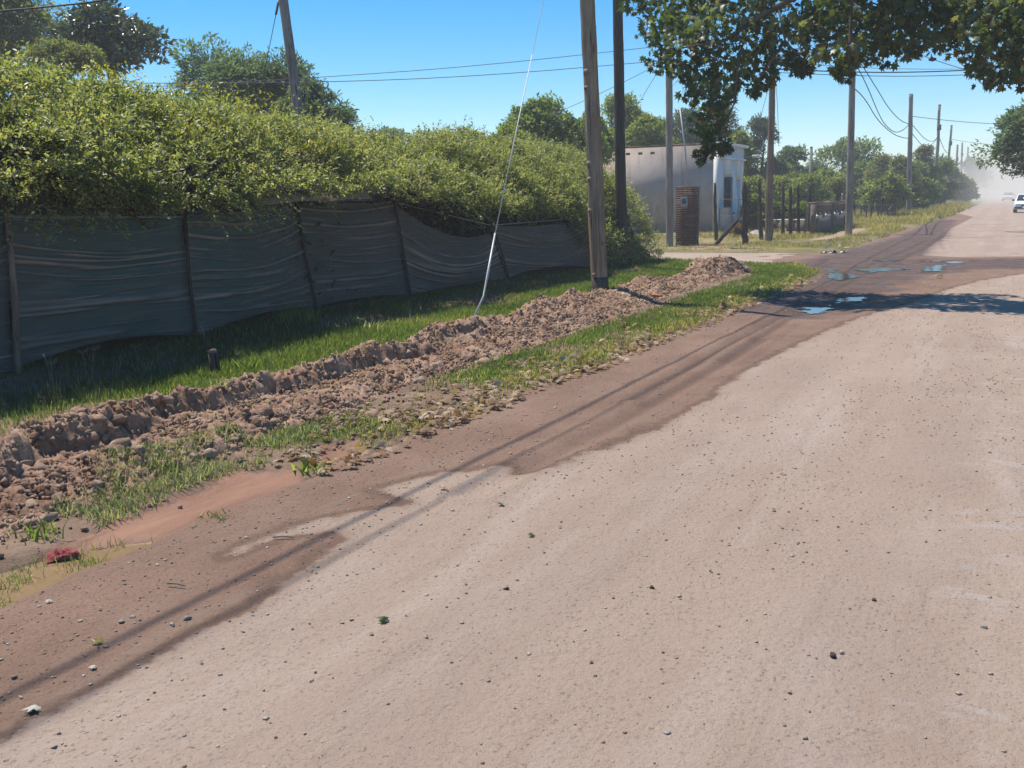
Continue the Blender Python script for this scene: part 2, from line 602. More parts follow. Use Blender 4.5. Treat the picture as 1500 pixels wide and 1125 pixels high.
M = {}
M['road'] = road_mat()
M['verge'] = verge_mat()
M['field'] = field_mat()
M['sand'] = sand_mat()
M['mound'] = soil_mat('dug_earth', (0.18, 0.096, 0.062), (0.315, 0.195, 0.132), (0.45, 0.315, 0.222))
M['clod'] = soil_mat('earth_clod', (0.18, 0.104, 0.068), (0.31, 0.20, 0.138), (0.46, 0.335, 0.24), 1.6)
M['gravel'] = soil_mat('loose_gravel', (0.16, 0.105, 0.08), (0.27, 0.20, 0.155), (0.38, 0.30, 0.24), 3.0, 0.3)
M['pale_gravel'] = soil_mat('pale_gravel', (0.3, 0.24, 0.2), (0.4, 0.33, 0.28), (0.5, 0.43, 0.37), 3.0, 0.3)
M['puddle'] = water_mat('puddle_water', (0.05, 0.036, 0.028))
M['muddy_water'] = water_mat('muddy_water', (0.25, 0.165, 0.092), 0.10)
M['hedge_leaf'] = leaf_mat('hedge_leaf', (0.060, 0.082, 0.028), (0.185, 0.212, 0.078), (0.34, 0.345, 0.18), 0.42, 0.3, 0.4, (0.26, 0.225, 0.11))
M['yellow_leaf'] = leaf_mat('yellow_leaf', (0.12, 0.13, 0.02), (0.22, 0.2, 0.025), (0.34, 0.28, 0.03), 0.4, 0.35, 0.4)
M['plane_leaf'] = leaf_mat('plane_leaf', (0.03, 0.048, 0.018), (0.078, 0.112, 0.036), (0.19, 0.225, 0.10), 0.42, 0.22, 0.45, (0.20, 0.12, 0.06))
M['tree_mid'] = leaf_mat('tree_leaf_mid', (0.042, 0.075, 0.024), (0.12, 0.168, 0.052), (0.21, 0.25, 0.095), 0.5, 0.36, 0.3)
M['tree_dark'] = leaf_mat('tree_leaf_dark', (0.03, 0.05, 0.03), (0.075, 0.108, 0.056), (0.14, 0.175, 0.095), 0.4, 0.15, 0.5)
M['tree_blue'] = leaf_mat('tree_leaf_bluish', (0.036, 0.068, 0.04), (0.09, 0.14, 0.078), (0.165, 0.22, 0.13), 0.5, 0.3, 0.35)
M['tree_light'] = leaf_mat('tree_leaf_light', (0.06, 0.085, 0.02), (0.145, 0.185, 0.048), (0.24, 0.265, 0.085), 0.5, 0.4, 0.3)
M['tree_olive'] = leaf_mat('tree_leaf_olive', (0.058, 0.072, 0.029), (0.142, 0.16, 0.066), (0.235, 0.24, 0.115), 0.55, 0.34, 0.3)
M['magnolia'] = leaf_mat('magnolia_leaf', (0.024, 0.038, 0.022), (0.07, 0.095, 0.055), (0.14, 0.16, 0.10), 0.3, 0.08, 0.6, (0.16, 0.085, 0.045))
M['grass'] = leaf_mat('grass_blade', (0.042, 0.072, 0.02), (0.118, 0.172, 0.048), (0.21, 0.26, 0.095), 0.5, 0.42, 0.3, (0.34, 0.28, 0.13))
M['dry_grass'] = leaf_mat('dry_grass_blade', (0.12, 0.118, 0.045), (0.25, 0.215, 0.10), (0.38, 0.305, 0.175), 0.6, 0.4, 0.2, (0.36, 0.29, 0.16))
M['greyish_grass'] = leaf_mat('greyish_grass_blade', (0.10, 0.12, 0.07), (0.19, 0.22, 0.13), (0.30, 0.32, 0.22), 0.6, 0.4, 0.2)
M['litter'] = leaf_mat('dry_leaf', (0.15, 0.085, 0.05), (0.32, 0.225, 0.15), (0.50, 0.41, 0.31), 0.8, 0.1, 0.2)
M['twig'] = plain('twig_bark', (0.045, 0.034, 0.026), 0.95, 0.1, 0.4, 6)
M['bark'] = plain('tree_bark', (0.11, 0.085, 0.065), 0.95, 0.1, 0.4, 5, bump=0.7)
M['pole_brown'] = wood_mat('pole_wood_brown', (0.25, 0.178, 0.118), (0.11, 0.074, 0.048), (0.38, 0.29, 0.20))
M['pole_dark'] = wood_mat('pole_wood_dark', (0.075, 0.06, 0.05), (0.032, 0.025, 0.021), (0.125, 0.105, 0.09), weather=0.2)
M['pole_grey'] = wood_mat('pole_wood_grey', (0.215, 0.185, 0.158), (0.115, 0.096, 0.08), (0.32, 0.285, 0.245))
M['pole_red'] = wood_mat('pole_wood_reddish', (0.19, 0.127, 0.098), (0.095, 0.064, 0.05), (0.28, 0.20, 0.155))
M['post'] = wood_mat('post_wood', (0.06, 0.046, 0.038), (0.024, 0.018, 0.015), (0.12, 0.095, 0.078), weather=0.25)
M['post_pale'] = wood_mat('post_wood_pale', (0.17, 0.135, 0.105), (0.08, 0.06, 0.045), (0.28, 0.235, 0.185))
M['cloth'] = cloth_mat()
M['cement'] = cement_mat('cement_render', (0.39, 0.32, 0.285), (0.52, 0.445, 0.40), (0.235, 0.19, 0.165))
M['whitewash'] = cement_mat('whitewash', (0.74, 0.715, 0.68), (0.82, 0.79, 0.75), (0.48, 0.455, 0.43))
M['pale_bluish'] = cement_mat('pale_bluish_finish', (0.60, 0.63, 0.66), (0.70, 0.72, 0.73), (0.44, 0.46, 0.48))
M['concrete'] = cement_mat('concrete_fence', (0.125, 0.098, 0.082), (0.185, 0.148, 0.124), (0.075, 0.058, 0.048), 2.0)
M['mortar'] = plain('mortar', (0.15, 0.115, 0.098), 0.95, 0.1)
M['brick'] = plain('red_brick', (0.082, 0.042, 0.034), 0.9, 0.15, 0.4, 3, bump=0.4)
M['brick_pale'] = plain('pale_brick', (0.14, 0.08, 0.066), 0.9, 0.15, 0.35, 3, bump=0.4)
M['tile'] = plain('roof_tile', (0.18, 0.15, 0.125), 0.9, 0.15, 0.3, 4)
M['white'] = plain('white_paint', (0.74, 0.74, 0.72), 0.6, 0.3, 0.08)
M['metal_box'] = plain('meter_box', (0.26, 0.27, 0.26), 0.6, 0.3, 0.2)
M['steel'] = plain('galvanised_steel', (0.42, 0.42, 0.42), 0.5, 0.5, 0.15, metal=0.3)
M['guy'] = plain('guy_cable', (0.55, 0.54, 0.52), 0.5, 0.4, 0.15)
M['cable'] = plain('black_cable', (0.025, 0.025, 0.027), 0.6, 0.3, 0.1)
M['grey_wire'] = plain('grey_wire', (0.11, 0.115, 0.125), 0.6, 0.3, 0.1)
M['shutter'] = plain('dark_shutter', (0.05, 0.055, 0.062), 0.5, 0.4, 0.2)
M['glass'] = plain('dark_glass', (0.018, 0.02, 0.024), 0.08, 0.6, 0.1, bump=0.0)
M['car_white'] = plain('car_paint_white', (0.76, 0.76, 0.75), 0.28, 0.5, 0.03, bump=0.0)
M['rubber'] = plain('rubber', (0.02, 0.02, 0.02), 0.85, 0.2, 0.2)
M['plastic_dark'] = plain('dark_plastic', (0.03, 0.03, 0.032), 0.6, 0.3, 0.2)
M['lamp_glass'] = plain('headlight_glass', (0.6, 0.62, 0.64), 0.1, 0.6, 0.05)
M['red_cloth'] = plain('red_cloth', (0.24, 0.05, 0.05), 0.8, 0.2, 0.35, 10)
M['trash_white'] = plain('white_plastic', (0.62, 0.62, 0.6), 0.5, 0.4, 0.15)
M['trash_dark'] = plain('dark_plastic_bag', (0.02, 0.021, 0.023), 0.35, 0.5, 0.3)
M['terracotta'] = plain('orange_rubble', (0.36, 0.17, 0.10), 0.9, 0.15, 0.25)
M['paper'] = plain('pale_paper', (0.42, 0.40, 0.34), 0.8, 0.2, 0.12)
M['green_scrap'] = leaf_mat('green_fallen_leaf', (0.04, 0.07, 0.02), (0.07, 0.11, 0.035), (0.12, 0.16, 0.06), 0.5, 0.2, 0.3)
M['rust_bush'] = leaf_mat('rusty_twigs', (0.16, 0.10, 0.065), (0.26, 0.17, 0.115), (0.36, 0.26, 0.18), 0.8, 0.1, 0.2)

# ------------------------------------------------------------------ terrain functions
def pts(l): return [tuple(G(*p)[:2]) for p in l]


WET = pts([(0, 1085), (60, 1050), (130, 1015), (230, 965), (330, 910), (412, 868), (405, 855), (440, 838), (475, 815), (503, 790),
           (495, 778), (440, 783), (385, 795), (340, 812), (350, 803), (400, 780), (470, 758), (540, 750), (590, 742), (596, 734),
           (560, 722), (556, 715), (600, 702), (660, 692), (745, 685), (750, 693), (790, 694), (830, 680), (860, 668), (960, 628),
           (1035, 590), (1085, 550), (1150, 515), (1210, 485), (1260, 465), (1330, 445), (1400, 420), (1440, 410), (1500, 401), (1800, 398),
           (1800, 378), (1500, 376), (1400, 377), (1350, 374), (1365, 360), (1385, 346), (1392, 335), (1425, 318), (1405, 313), (1300, 343),
           (1225, 368)]) + [(-6.0, 29.0), (-6.2, 27.5), (-4.6, 25.0), (-4.6, 0.0), (-2.5, 0.0)]
MUD = pts([(1215, 402), (1180, 415), (1110, 452), (1180, 462), (1260, 440), (1330, 404), (1420, 394), (1520, 390), (1520, 379), (1400, 381),
           (1330, 378), (1372, 350), (1395, 322), (1380, 322), (1320, 348), (1240, 370), (1180, 385)])
PUDDLES = [[(1201, 396), (1222, 394), (1240, 399), (1241, 407), (1232, 409), (1222, 400)],
           [(1250, 395), (1280, 392), (1330, 391), (1332, 394), (1300, 397), (1275, 400)],
           [(1284, 381), (1300, 379.6), (1315, 380), (1313, 382.6), (1290, 383)],
           [(1344, 382), (1380, 380.6), (1384, 382), (1350, 383.4)],
           [(1353, 391), (1372, 388), (1400, 382), (1400, 384.5), (1380, 390), (1364, 396), (1352, 397)],
           [(1176, 459), (1200, 445), (1230, 437), (1265, 434), (1258, 439), (1220, 450), (1190, 462)]]
PUD = [pts(p) for p in PUDDLES]
TRACKS = [pts([(1360, 352), (1330, 366), (1283, 384), (1250, 402), (1200, 428), (1110, 480), (1000, 545), (930, 585)]),
          pts([(1382, 345), (1352, 366), (1310, 384), (1262, 402), (1225, 425), (1150, 470), (1060, 530)]),
          pts([(1385, 340), (1378, 352), (1386, 366)]), pts([(1180, 394), (1205, 386), (1212, 380)]),
          pts([(1120, 497), (1000, 566), (860, 640), (760, 690), (690, 722)])]
MUDDY_CH = pts([(0, 870), (60, 815), (110, 790), (200, 752), (300, 712), (350, 690), (430, 690), (445, 706), (380, 738), (300, 770), (230, 800), (120, 855), (60, 882), (0, 900)])
MURKY = pts([(-60, 930), (0, 905), (70, 882), (130, 856), (185, 822), (245, 798), (210, 793), (160, 799), (120, 807), (80, 815), (40, 825), (0, 836), (-60, 860)])
MUDDY_CH2 = pts([(470, 655), (520, 648), (525, 668), (490, 690), (465, 690)])


def road_z(x, y):
    z = fbm(x * 1.4, y * 0.7, 3, 3) * 0.03 + fbm(x * 7, y * 5, 9, 3) * 0.010
    for tr in TRACKS:
        d = line_dist(x, y, tr)
        z = z - 0.016 * np.exp(-(d / 0.07) ** 2) + 0.012 * np.exp(-((d - 0.16) / 0.06) ** 2)
    for p in PUD:
        z = z * (0.2 + 0.8 * sstep(0.3, 1.0, poly_sdf(x, y, p))) - 0.022 * sstep(0.75, 0.2, poly_sdf(x, y, p))
    return z


def edge_x(y):                            # left edge of the road
    y = np.asarray(y, float)
    e = np.interp(y, [0, 2.6, 7, 12, 20.5, 23, 24.5, 26.6, 28.6, 29.6, 31, 42, 78, 200], [-3.8, -3.8, -3.83, -3.66, -3.46, -3.7, -4.4, -5.3, -5.1, -4.6, -4.4, -4.28, -3.5, -3.4])
    return e + 0.09 * vnoise(y * 2.3, y * 0, 5) + 0.16 * vnoise(y * 0.7, y * 0, 6)


def verge_z(x, y):
    z = 0.03 + fbm(x * 0.9, y * 0.9, 21, 4) * 0.09 + fbm(x * 6, y * 6, 22, 3) * 0.03
    z = z + 0.10 * sstep(-7.2, -8.6, x)
    d = np.minimum(poly_sdf(x, y, MUDDY_CH), poly_sdf(x, y, MUDDY_CH2))
    z = z - 0.05 * sstep(0.12, -0.1, d)
    e = x - edge_x(y)
    return z * sstep(0.12, -0.35, e) - 0.05 * sstep(-0.04, 0.10, e) - 0.10 * sstep(0.13, -0.02, poly_sdf(x, y, MURKY) + 0.10 * fbm(x * 5, y * 5, 24, 3))


def grass_amount(x, y):                   # 0..1 turf cover of the near verge
    n = fbm(x * 0.9, y * 0.55, 31, 4)
    back = sstep(-6.0, -6.25, x)                                     # strip between fence and mound
    front = sstep(-4.9, -4.6, x) * sstep(-3.72, -3.95, x - (edge_x(y) + 3.8))
    g = back * (0.78 + 1.5 * n) * (1 - 0.45 * sstep(7.2, 5.8, y)) * (0.45 + 0.55 * sstep(-7.75, -7.3, x + 0.5 * vnoise(y * 1.3, x * 1.3, 77))) + front * np.clip((0.80 + 1.7 * n) * sstep(5.0, 6.2, y) + 0.9 * n * sstep(2.0, 3.0, y) - 0.02, 0, 1)
    g = g * sstep(-0.02, 0.10, poly_sdf(x, y, MUDDY_CH)) * sstep(-0.02, 0.08, poly_sdf(x, y, MUDDY_CH2))
    g = np.maximum(g, sstep(21.2, 22.3, y) * sstep(-0.15, -0.5, x - edge_x(y)) * (0.7 + 0.9 * n) * sstep(25.0, 24.3, y))
    return np.clip(g, 0, 1)


def mound_z(x, y):
    xl = -6.15 + 0.16 * vnoise(y * 0.8, y * 0, 41) + 0.35 * sstep(17, 22, y)
    xr = np.interp(y, [0, 4, 7, 10, 14, 18, 22], [-4.45, -4.50, -4.62, -4.70, -4.75, -4.85, -5.0]) + 0.22 * vnoise(y * 1.1, y * 0, 43)
    t = (x - xl) / (xr - xl)
    amp = np.interp(y, [0, 6, 9, 13, 17, 21, 22.6, 23.2], [1, 1.0, 0.95, 0.9, 0.95, 1.2, 0.8, 0.0]) * (1 + 0.7 * vnoise(y * 0.9, y * 0, 47))
    cw = 0.36 + 0.16 * vnoise(y * 1.7, y * 0, 51) + 0.10 * vnoise(y * 5.0, y * 0, 52)      # crest position
    up = sstep(0.0, 1.0, np.clip(t / np.maximum(cw, 0.1), 0, 1))
    steep = sstep(11.5, 8.0, y)
    dn_s = np.maximum(1 - sstep(0.0, 0.10, t - cw) * 0.66, 0) * sstep(1.0, 0.72, t)
    dn_g = sstep(1.0, 0.25, t)
    prof = np.where(t < cw, up, dn_s * steep + dn_g * (1 - steep))
    prof = prof + 0.20 * np.exp(-((t - 0.68) / 0.10) ** 2) * (0.5 + vnoise(y * 1.6, y * 0, 55))
    body = 0.27 * amp * prof
    inside = sstep(-0.06, 0.14, t) * sstep(1.10, 0.86, t) * sstep(0.02, 0.3, amp)
    rough = 0.17 * fbm(x * 2.6, y * 2.6, 61, 5, 0.65) + 0.09 * np.abs(fbm(x * 7, y * 7, 66, 4, 0.7)) * 2 - 0.02
    return -0.06 + inside * (0.08 + body + rough * (0.45 + 0.55 * np.clip(prof, 0, 1))), t, inside


def grid(xs, ys, zf):
    X, Y = np.meshgrid(xs, ys)
    Z = zf(X, Y)
    ny, nx = X.shape
    V = np.stack([X, Y, Z], -1).reshape(-1, 3)
    i = np.arange(ny * nx).reshape(ny, nx)
    Fq = np.stack([i[:-1, :-1], i[:-1, 1:], i[1:, 1:], i[1:, :-1]], -1).reshape(-1, 4)
    return V, Fq


def spaced(a, b, mn, rel):
    o = [a]
    while o[-1] < b: o.append(o[-1] + max(mn, abs(o[-1]) * rel))
    return np.array(o)


# ------------------------------------------------------------------ ground sheets
gx = np.concatenate([np.linspace(-1500, -100, 12), np.linspace(-80, 80, 20), np.linspace(100, 1500, 12)])
gy = np.concatenate([np.linspace(-1500, -60, 10), np.linspace(-40, 200, 25), np.linspace(260, 1500, 12)])
V, Fq = grid(gx, gy, lambda x, y: np.full(x.shape, -0.16))
tag(mesh_obj('ground', V, Fq, M['field'], pattr={'path': np.full(len(V), 9.0)}), 'flat dry grassy ground reaching to the horizon', kind='structure')

xs = np.concatenate([np.arange(-6.6, -4.2, 0.10), np.arange(-4.2, 0.8, 0.04), np.arange(0.8, 6.01, 0.16)])
ys = np.concatenate([np.arange(-6, 1.2, 0.3), spaced(1.2, 34, 0.03, 0.006), spaced(35, 420, 0.6, 0.02)])
V, Fq = grid(xs, ys, lambda x, y: road_z(x, y) - 0.13 * sstep(4.4, 5.6, x) - 0.13 * np.where((y < 24.6) | (y > 30.0), sstep(0.0, -0.14, x - edge_x(y)), 0))
x, y = V[:, 0], V[:, 1]
trk = np.zeros(len(V))
for tr in TRACKS: trk = np.maximum(trk, np.exp(-(line_dist(x, y, tr) / 0.075) ** 2))
trk *= sstep(0.1, -0.15, poly_sdf(x, y, WET)) * sstep(4, 9, y)
tag(mesh_obj('road', V, Fq, M['road'], smooth=True, pattr={'wet': poly_sdf(x, y, WET), 'mud': poly_sdf(x, y, MUD), 'track': trk}),
    'wide unpaved dusty road with a damp brown strip along its left edge', kind='structure')

xs = np.concatenate([np.arange(-40, -12, 0.8), np.arange(-12, -4.3, 0.12)])
V, Fq = grid(xs, np.arange(24.2, 30.4, 0.12), lambda x, y: 0.006 + fbm(x * 0.8, y * 1.5, 71, 4) * 0.05 - 0.12 * sstep(-5.6, -4.5, x) - 0.2 * sstep(24.7, 24.3, y) - 0.2 * sstep(29.6, 30.2, y))
tag(mesh_obj('side_road', V, Fq, M['sand'], smooth=True), 'pale sandy side road meeting the main road at the corner', kind='structure')

xs = np.concatenate([np.arange(-30, -13, 0.5), np.arange(-13, -3.3, 0.06)])
ys = np.concatenate([np.arange(-4, 1.5, 0.25), spaced(1.5, 25.6, 0.05, 0.008)])
V, Fq = grid(xs, ys, lambda x, y: verge_z(x, y) - 0.25 * sstep(24.5, 25.4, y + 0.25 * vnoise(x * 1.2, y * 0, 78)))
x, y = V[:, 0], V[:, 1]
tag(mesh_obj('verge', V, Fq, M['verge'], smooth=True, pattr={'grass': grass_amount(x, y), 'mud': np.minimum(poly_sdf(x, y, MUDDY_CH), poly_sdf(x, y, MUDDY_CH2))}),
    'earth and turf verge between the netting fence and the road', kind='structure')

PATH = pts([(1165, 356), (1200, 352), (1250, 340), (1262, 335)])


def far_z(x, y): return 0.02 + fbm(x * 0.5, y * 0.5, 81, 4) * 0.12 - 0.2 * sstep(-0.35, 0.15, x - edge_x(y)) - 0.25 * sstep(30.0, 29.3, y + 0.3 * vnoise(x * 0.8, y * 0, 83))


xs = np.concatenate([np.arange(-90, -16, 2.0), np.arange(-16, -3.0, 0.2)])
V, Fq = grid(xs, np.concatenate([np.arange(29.0, 60, 0.25), spaced(60, 420, 1.0, 0.02)]), far_z)
tag(mesh_obj('far_verge', V, Fq, M['field'], smooth=True, pattr={'path': line_dist(V[:, 0], V[:, 1], PATH) - 0.35}), 'grassy verge with a worn footpath beyond the side road', kind='structure')

xs, ys = np.arange(-6.7, -4.25, 0.016), spaced(1.2, 23.6, 0.016, 0.0038)
V, Fq = grid(xs, ys, lambda x, y: mound_z(x, y)[0])
vx, vy = V[:, 0].copy(), V[:, 1].copy()
V[:, 0] += 0.11 * fbm(vx * 6, vy * 6 + V[:, 2] * 9, 67, 4, 0.65) + rng.normal(size=len(V)) * 0.005
V[:, 1] += 0.11 * fbm(vx * 6 + V[:, 2] * 9, vy * 6, 68, 4, 0.65) + rng.normal(size=len(V)) * 0.005
V[:, 2] += (0.085 * fbm(vx * 17, vy * 17, 69, 4, 0.75) - 0.05 * np.clip(0.16 - np.abs(fbm(vx * 8, vy * 8, 70, 3)), 0, 1) / 0.16 + 0.015 + rng.normal(size=len(V)) * 0.005) * (V[:, 2] > -0.02)
mound = tag(mesh_obj('earth_mound', V, Fq, M['mound'], smooth=False), 'long low bank of freshly dug reddish brown earth along the verge', kind='structure')

for i, p in enumerate(PUD):                # ragged shallow sheets of water, broken into streaks at their rims
    a = np.array(p)
    lo, hi = a.min(0) - 0.5, a.max(0) + 0.5
    xs, ys = np.arange(lo[0], hi[0], 0.035), np.arange(lo[1], hi[1], 0.07)
    V, Fq = grid(xs, ys, lambda x, y: np.full(x.shape, -0.010))
    cx, cy = V[Fq][:, :, 0].mean(1), V[Fq][:, :, 1].mean(1)
    keep = poly_sdf(cx, cy, p) + 0.75 * fbm(cx * 0.9, cy * 2.2, 12, 4) + 0.25 * fbm(cx * 3, cy * 7, 13, 3) + (0.12 if i == 5 else 0.0) < 0.02
    Fq = Fq[keep]
    used, inv = np.unique(Fq, return_inverse=True)
    tag(mesh_obj('puddle', V[used], inv.reshape(-1, 4), M['puddle']), 'shallow puddle reflecting the blue sky at the muddy corner', kind='structure')
ring = np.array(MURKY)
ring = ring.mean(0) + (ring - ring.mean(0)) * 1.25
n = len(ring)
c = ring.mean(0)
V = np.concatenate([np.c_[ring, np.full(n, -0.034)], [[c[0], c[1], -0.034]]])
tag(mesh_obj('puddle', V, np.array([(k, (k + 1) % n, n) for k in range(n)]), M['muddy_water']), 'murky brown puddle beside the verge grass at lower left', kind='structure')

# air: dusty haze and the dust raised on the far road
def box_vol(name, lo, hi, col, dens, aniso=0.0):
    t = bpy.data.materials.new(name)
    t.use_nodes = True
    nt = t.node_tree
    nt.nodes.remove(nt.nodes['Principled BSDF'])
    v = nt.nodes.new('ShaderNodeVolumePrincipled')
    v.inputs['Color'].default_value = (*col, 1)
    v.inputs['Density'].default_value = dens
    v.inputs['Anisotropy'].default_value = aniso
    nt.links.new(v.outputs[0], nt.nodes['Material Output'].inputs['Volume'])
    return t


vm = box_vol('haze_air', None, None, (0.90, 0.94, 0.98), 0.0015)
mb = MB().box((0, 0, 8.4), (3600, 3600, 19.4))
tag(mb.build('haze', vm), 'thin dusty haze over the street', kind='stuff')
dm = bpy.data.materials.new('dust_air')
dm.use_nodes = True
nt = dm.node_tree
nt.nodes.remove(nt.nodes['Principled BSDF'])
pv = nt.nodes.new('ShaderNodeVolumePrincipled')
pv.inputs['Color'].default_value = (1.0, 0.93, 0.83, 1)
DUST_C, DUST_R = (0.0, 205, 0.6), (14, 130, 11)
gn = nt.nodes.new('ShaderNodeNewGeometry')
sb, dv, ln = (nt.nodes.new('ShaderNodeVectorMath') for _ in range(3))
sb.operation, dv.operation, ln.operation = 'SUBTRACT', 'DIVIDE', 'LENGTH'
sb.inputs[1].default_value, dv.inputs[1].default_value = DUST_C, DUST_R
nt.links.new(gn.outputs['Position'], sb.inputs[0])
nt.links.new(sb.outputs[0], dv.inputs[0])
nt.links.new(dv.outputs[0], ln.inputs[0])
mr = nt.nodes.new('ShaderNodeMapRange')
mr.interpolation_type = 'SMOOTHSTEP'
for k_, v_ in zip(('From Min', 'From Max', 'To Min', 'To Max'), (0.1, 1.0, 0.024, 0.0)): mr.inputs[k_].default_value = v_
nt.links.new(ln.outputs['Value'], mr.inputs['Value'])
nt.links.new(mr.outputs[0], pv.inputs['Density'])
nt.links.new(pv.outputs[0], nt.nodes['Material Output'].inputs['Volume'])


def ellipsoid(c, r, nu=24, nv=14):
    u = np.linspace(0, 2 * math.pi, nu, endpoint=False)
    v = np.linspace(0, math.pi, nv)
    Vv = np.array([(c[0] + r[0] * math.sin(b) * math.cos(a), c[1] + r[1] * math.sin(b) * math.sin(a), c[2] + r[2] * math.cos(b)) for b in v for a in u])
    Fe = np.array([(j * nu + i, j * nu + (i + 1) % nu, (j + 1) * nu + (i + 1) % nu, (j + 1) * nu + i) for j in range(nv - 1) for i in range(nu)])
    return Vv, Fe


Va, Fa = ellipsoid(DUST_C, [r_ * 1.03 for r_ in DUST_R])
dust = mesh_obj('dust_cloud', Va, Fa[:, ::-1], dm, smooth=True)
tag(dust, 'pale dust hanging over the far end of the road', kind='stuff')

# ------------------------------------------------------------------ house
def house():
    hx, y0, y1, hz, wl = -12.1, 46.0, 50.9, 4.0, -20.0
    r = empty('house', (hx, y0, 0), 'small flat roofed house with grey cement side wall and white front', 'house')
    b = MB().box(((hx + wl) / 2 - 0.1, y0 + 0.1, hz / 2 - 0.1), (hx - wl - 0.2, 0.2, hz + 0.2))
    b.build('side_wall', M['cement'], r)
    MB().box(((hx + wl) / 2, y1 - 0.1, hz / 2 - 0.1), (hx - wl, 0.2, hz + 0.2)).build('rear_wall', M['cement'], r)
    MB().box((wl - 0.1, (y0 + y1) / 2, hz / 2 - 0.1), (0.2, y1 - y0, hz + 0.2)).build('end_wall', M['cement'], r)
    # street front, facing +X, with a window and a door opening
    f = MB()
    wy0, wy1, wz0, wz1 = 47.05, 48.45, 0.95, 2.55
    dy0, dy1, dz1 = 49.35, 50.25, 2.45
    yf = y0 - 0.002
    d, cx = 0.24, hx - 0.12 + 0.003
    f.box((cx, (yf + wy0) / 2, 1.95), (d, wy0 - yf, 4.1))
    f.box((cx, (wy0 + wy1) / 2, (wz1 + 4.0) / 2), (d, wy1 - wy0, 4.0 - wz1))
    f.box((cx, (wy0 + wy1) / 2, (wz0 - 0.1) / 2), (d, wy1 - wy0, wz0 + 0.1))
    f.box((cx, (wy1 + dy0) / 2, 1.95), (d, dy0 - wy1, 4.1))
    f.box((cx, (dy0 + dy1) / 2, (dz1 + 4.0) / 2), (d, dy1 - dy0, 4.0 - dz1))
    f.box((cx, (dy1 + y1 - 0.2) / 2, 1.95), (d, y1 - 0.2 - dy1, 4.1))
    f.build('front_wall', M['whitewash'], r)
    # plinth panels slightly bluer than the wall, proud of it
    for a, c, t in ((y0 + 0.02, wy0 - 0.05, 1.25), (wy0 - 0.05, wy1 + 0.05, 0.86), (wy1 + 0.05, dy0 - 0.05, 1.25), (dy1 + 0.05, y1 - 0.05, 1.25)):
        MB().box((hx + 0.012, (a + c) / 2, t / 2), (0.02, c - a - 0.004, t)).build('bluish_plinth', M['pale_bluish'], r)
    MB().box(((hx + wl) / 2 - 0.25, (y0 + y1) / 2, 3.62), (hx - wl - 0.55, y1 - y0 - 0.44, 0.18)).build('roof', M['cement'], r)
    c = MB()
    c.box((hx + 0.05, (y0 + y1) / 2, 4.06), (0.34, y1 - y0 + 0.10, 0.12)).box((hx + 0.06, (y0 + y1) / 2, 3.42), (0.12, y1 - y0 - 0.02, 0.10))
    c.build('cornice', M['whitewash'], r, bevel=0.02)
    c = MB()
    for k in range(7):
        c.box((hx - 0.55 - k * 1.08, y0 + 0.06, 4.04 + 0.012 * (k % 3)), (1.06, 0.34, 0.07), jit=0.008)
    c.build('coping', M['concrete'], r)
    w = MB()
    for z in (wz0 + 0.04, wz1 - 0.04): w.box((hx - 0.09, (wy0 + wy1) / 2, z), (0.10, wy1 - wy0, 0.08))
    for y in (wy0 + 0.04, wy1 - 0.04, (wy0 + wy1) / 2): w.box((hx - 0.09, y, (wz0 + wz1) / 2), (0.10, 0.07, wz1 - wz0 - 0.16))
    win = w.build('window', M['shutter'], r)
    MB().box((hx - 0.13, (wy0 + wy1) / 2, (wz0 + wz1) / 2), (0.02, wy1 - wy0, wz1 - wz0)).build('pane', M['glass'], win)
    for k in range(9):
        MB().tube([(hx + 0.06, wy0 + 0.08 + k * 0.155, wz0 - 0.05), (hx + 0.06, wy0 + 0.08 + k * 0.155, wz1 + 0.02)], 0.014, 6).build('grille_bar', M['shutter'], win)
    for z in (wz0 + 0.1, (wz0 + wz1) / 2, wz1 - 0.1):
        MB().box((hx + 0.06, (wy0 + wy1) / 2, z), (0.02, wy1 - wy0, 0.035)).build('grille_rail', M['shutter'], win)
    s = MB().box((hx + 0.08, (wy0 + wy1) / 2, wz0 - 0.1), (0.2, wy1 - wy0 + 0.2, 0.10))
    s.build('window_sill', M['concrete'], r)
    for a, b2, z in ((wy0, wy1, wz1), (dy0, dy1, dz1)):
        MB().box((hx + 0.03, (a + b2) / 2, z + 0.22), (0.08, b2 - a + 0.3, 0.10)).build('moulding', M['whitewash'], r, bevel=0.01)
    dr = MB().box((hx - 0.12, (dy0 + dy1) / 2, dz1 / 2), (0.06, dy1 - dy0, dz1)).build('door', M['pale_bluish'], r)
    MB().box((hx - 0.07, dy0 + 0.12, 1.05), (0.05, 0.04, 0.12)).build('door_handle', M['steel'], dr)
    l = MB().tube([(hx + 0.1, 50.75, 3.55), (hx + 0.45, 50.8, 3.62)], 0.02, 6).build('lamp_arm', M['steel'], r)
    MB().box((hx + 0.6, 50.82, 3.6), (0.36, 0.2, 0.12)).build('lamp_head', M['white'], l, bevel=0.03)
    for k, px in enumerate((920, 938, 956)):
        q = atY(px, 224, y0 - 0.01)
        MB().box((q[0], y0 - 0.012, 3.74), (0.20, 0.03, 0.11)).build('vent', M['concrete'], r)
    # low rendered buttress beside the front corner
    MB().box((hx + 0.32, 46.35, 0.55), (0.5, 0.55, 1.2)).build('corner_plinth', M['cement'], r, bevel=0.03)


house()

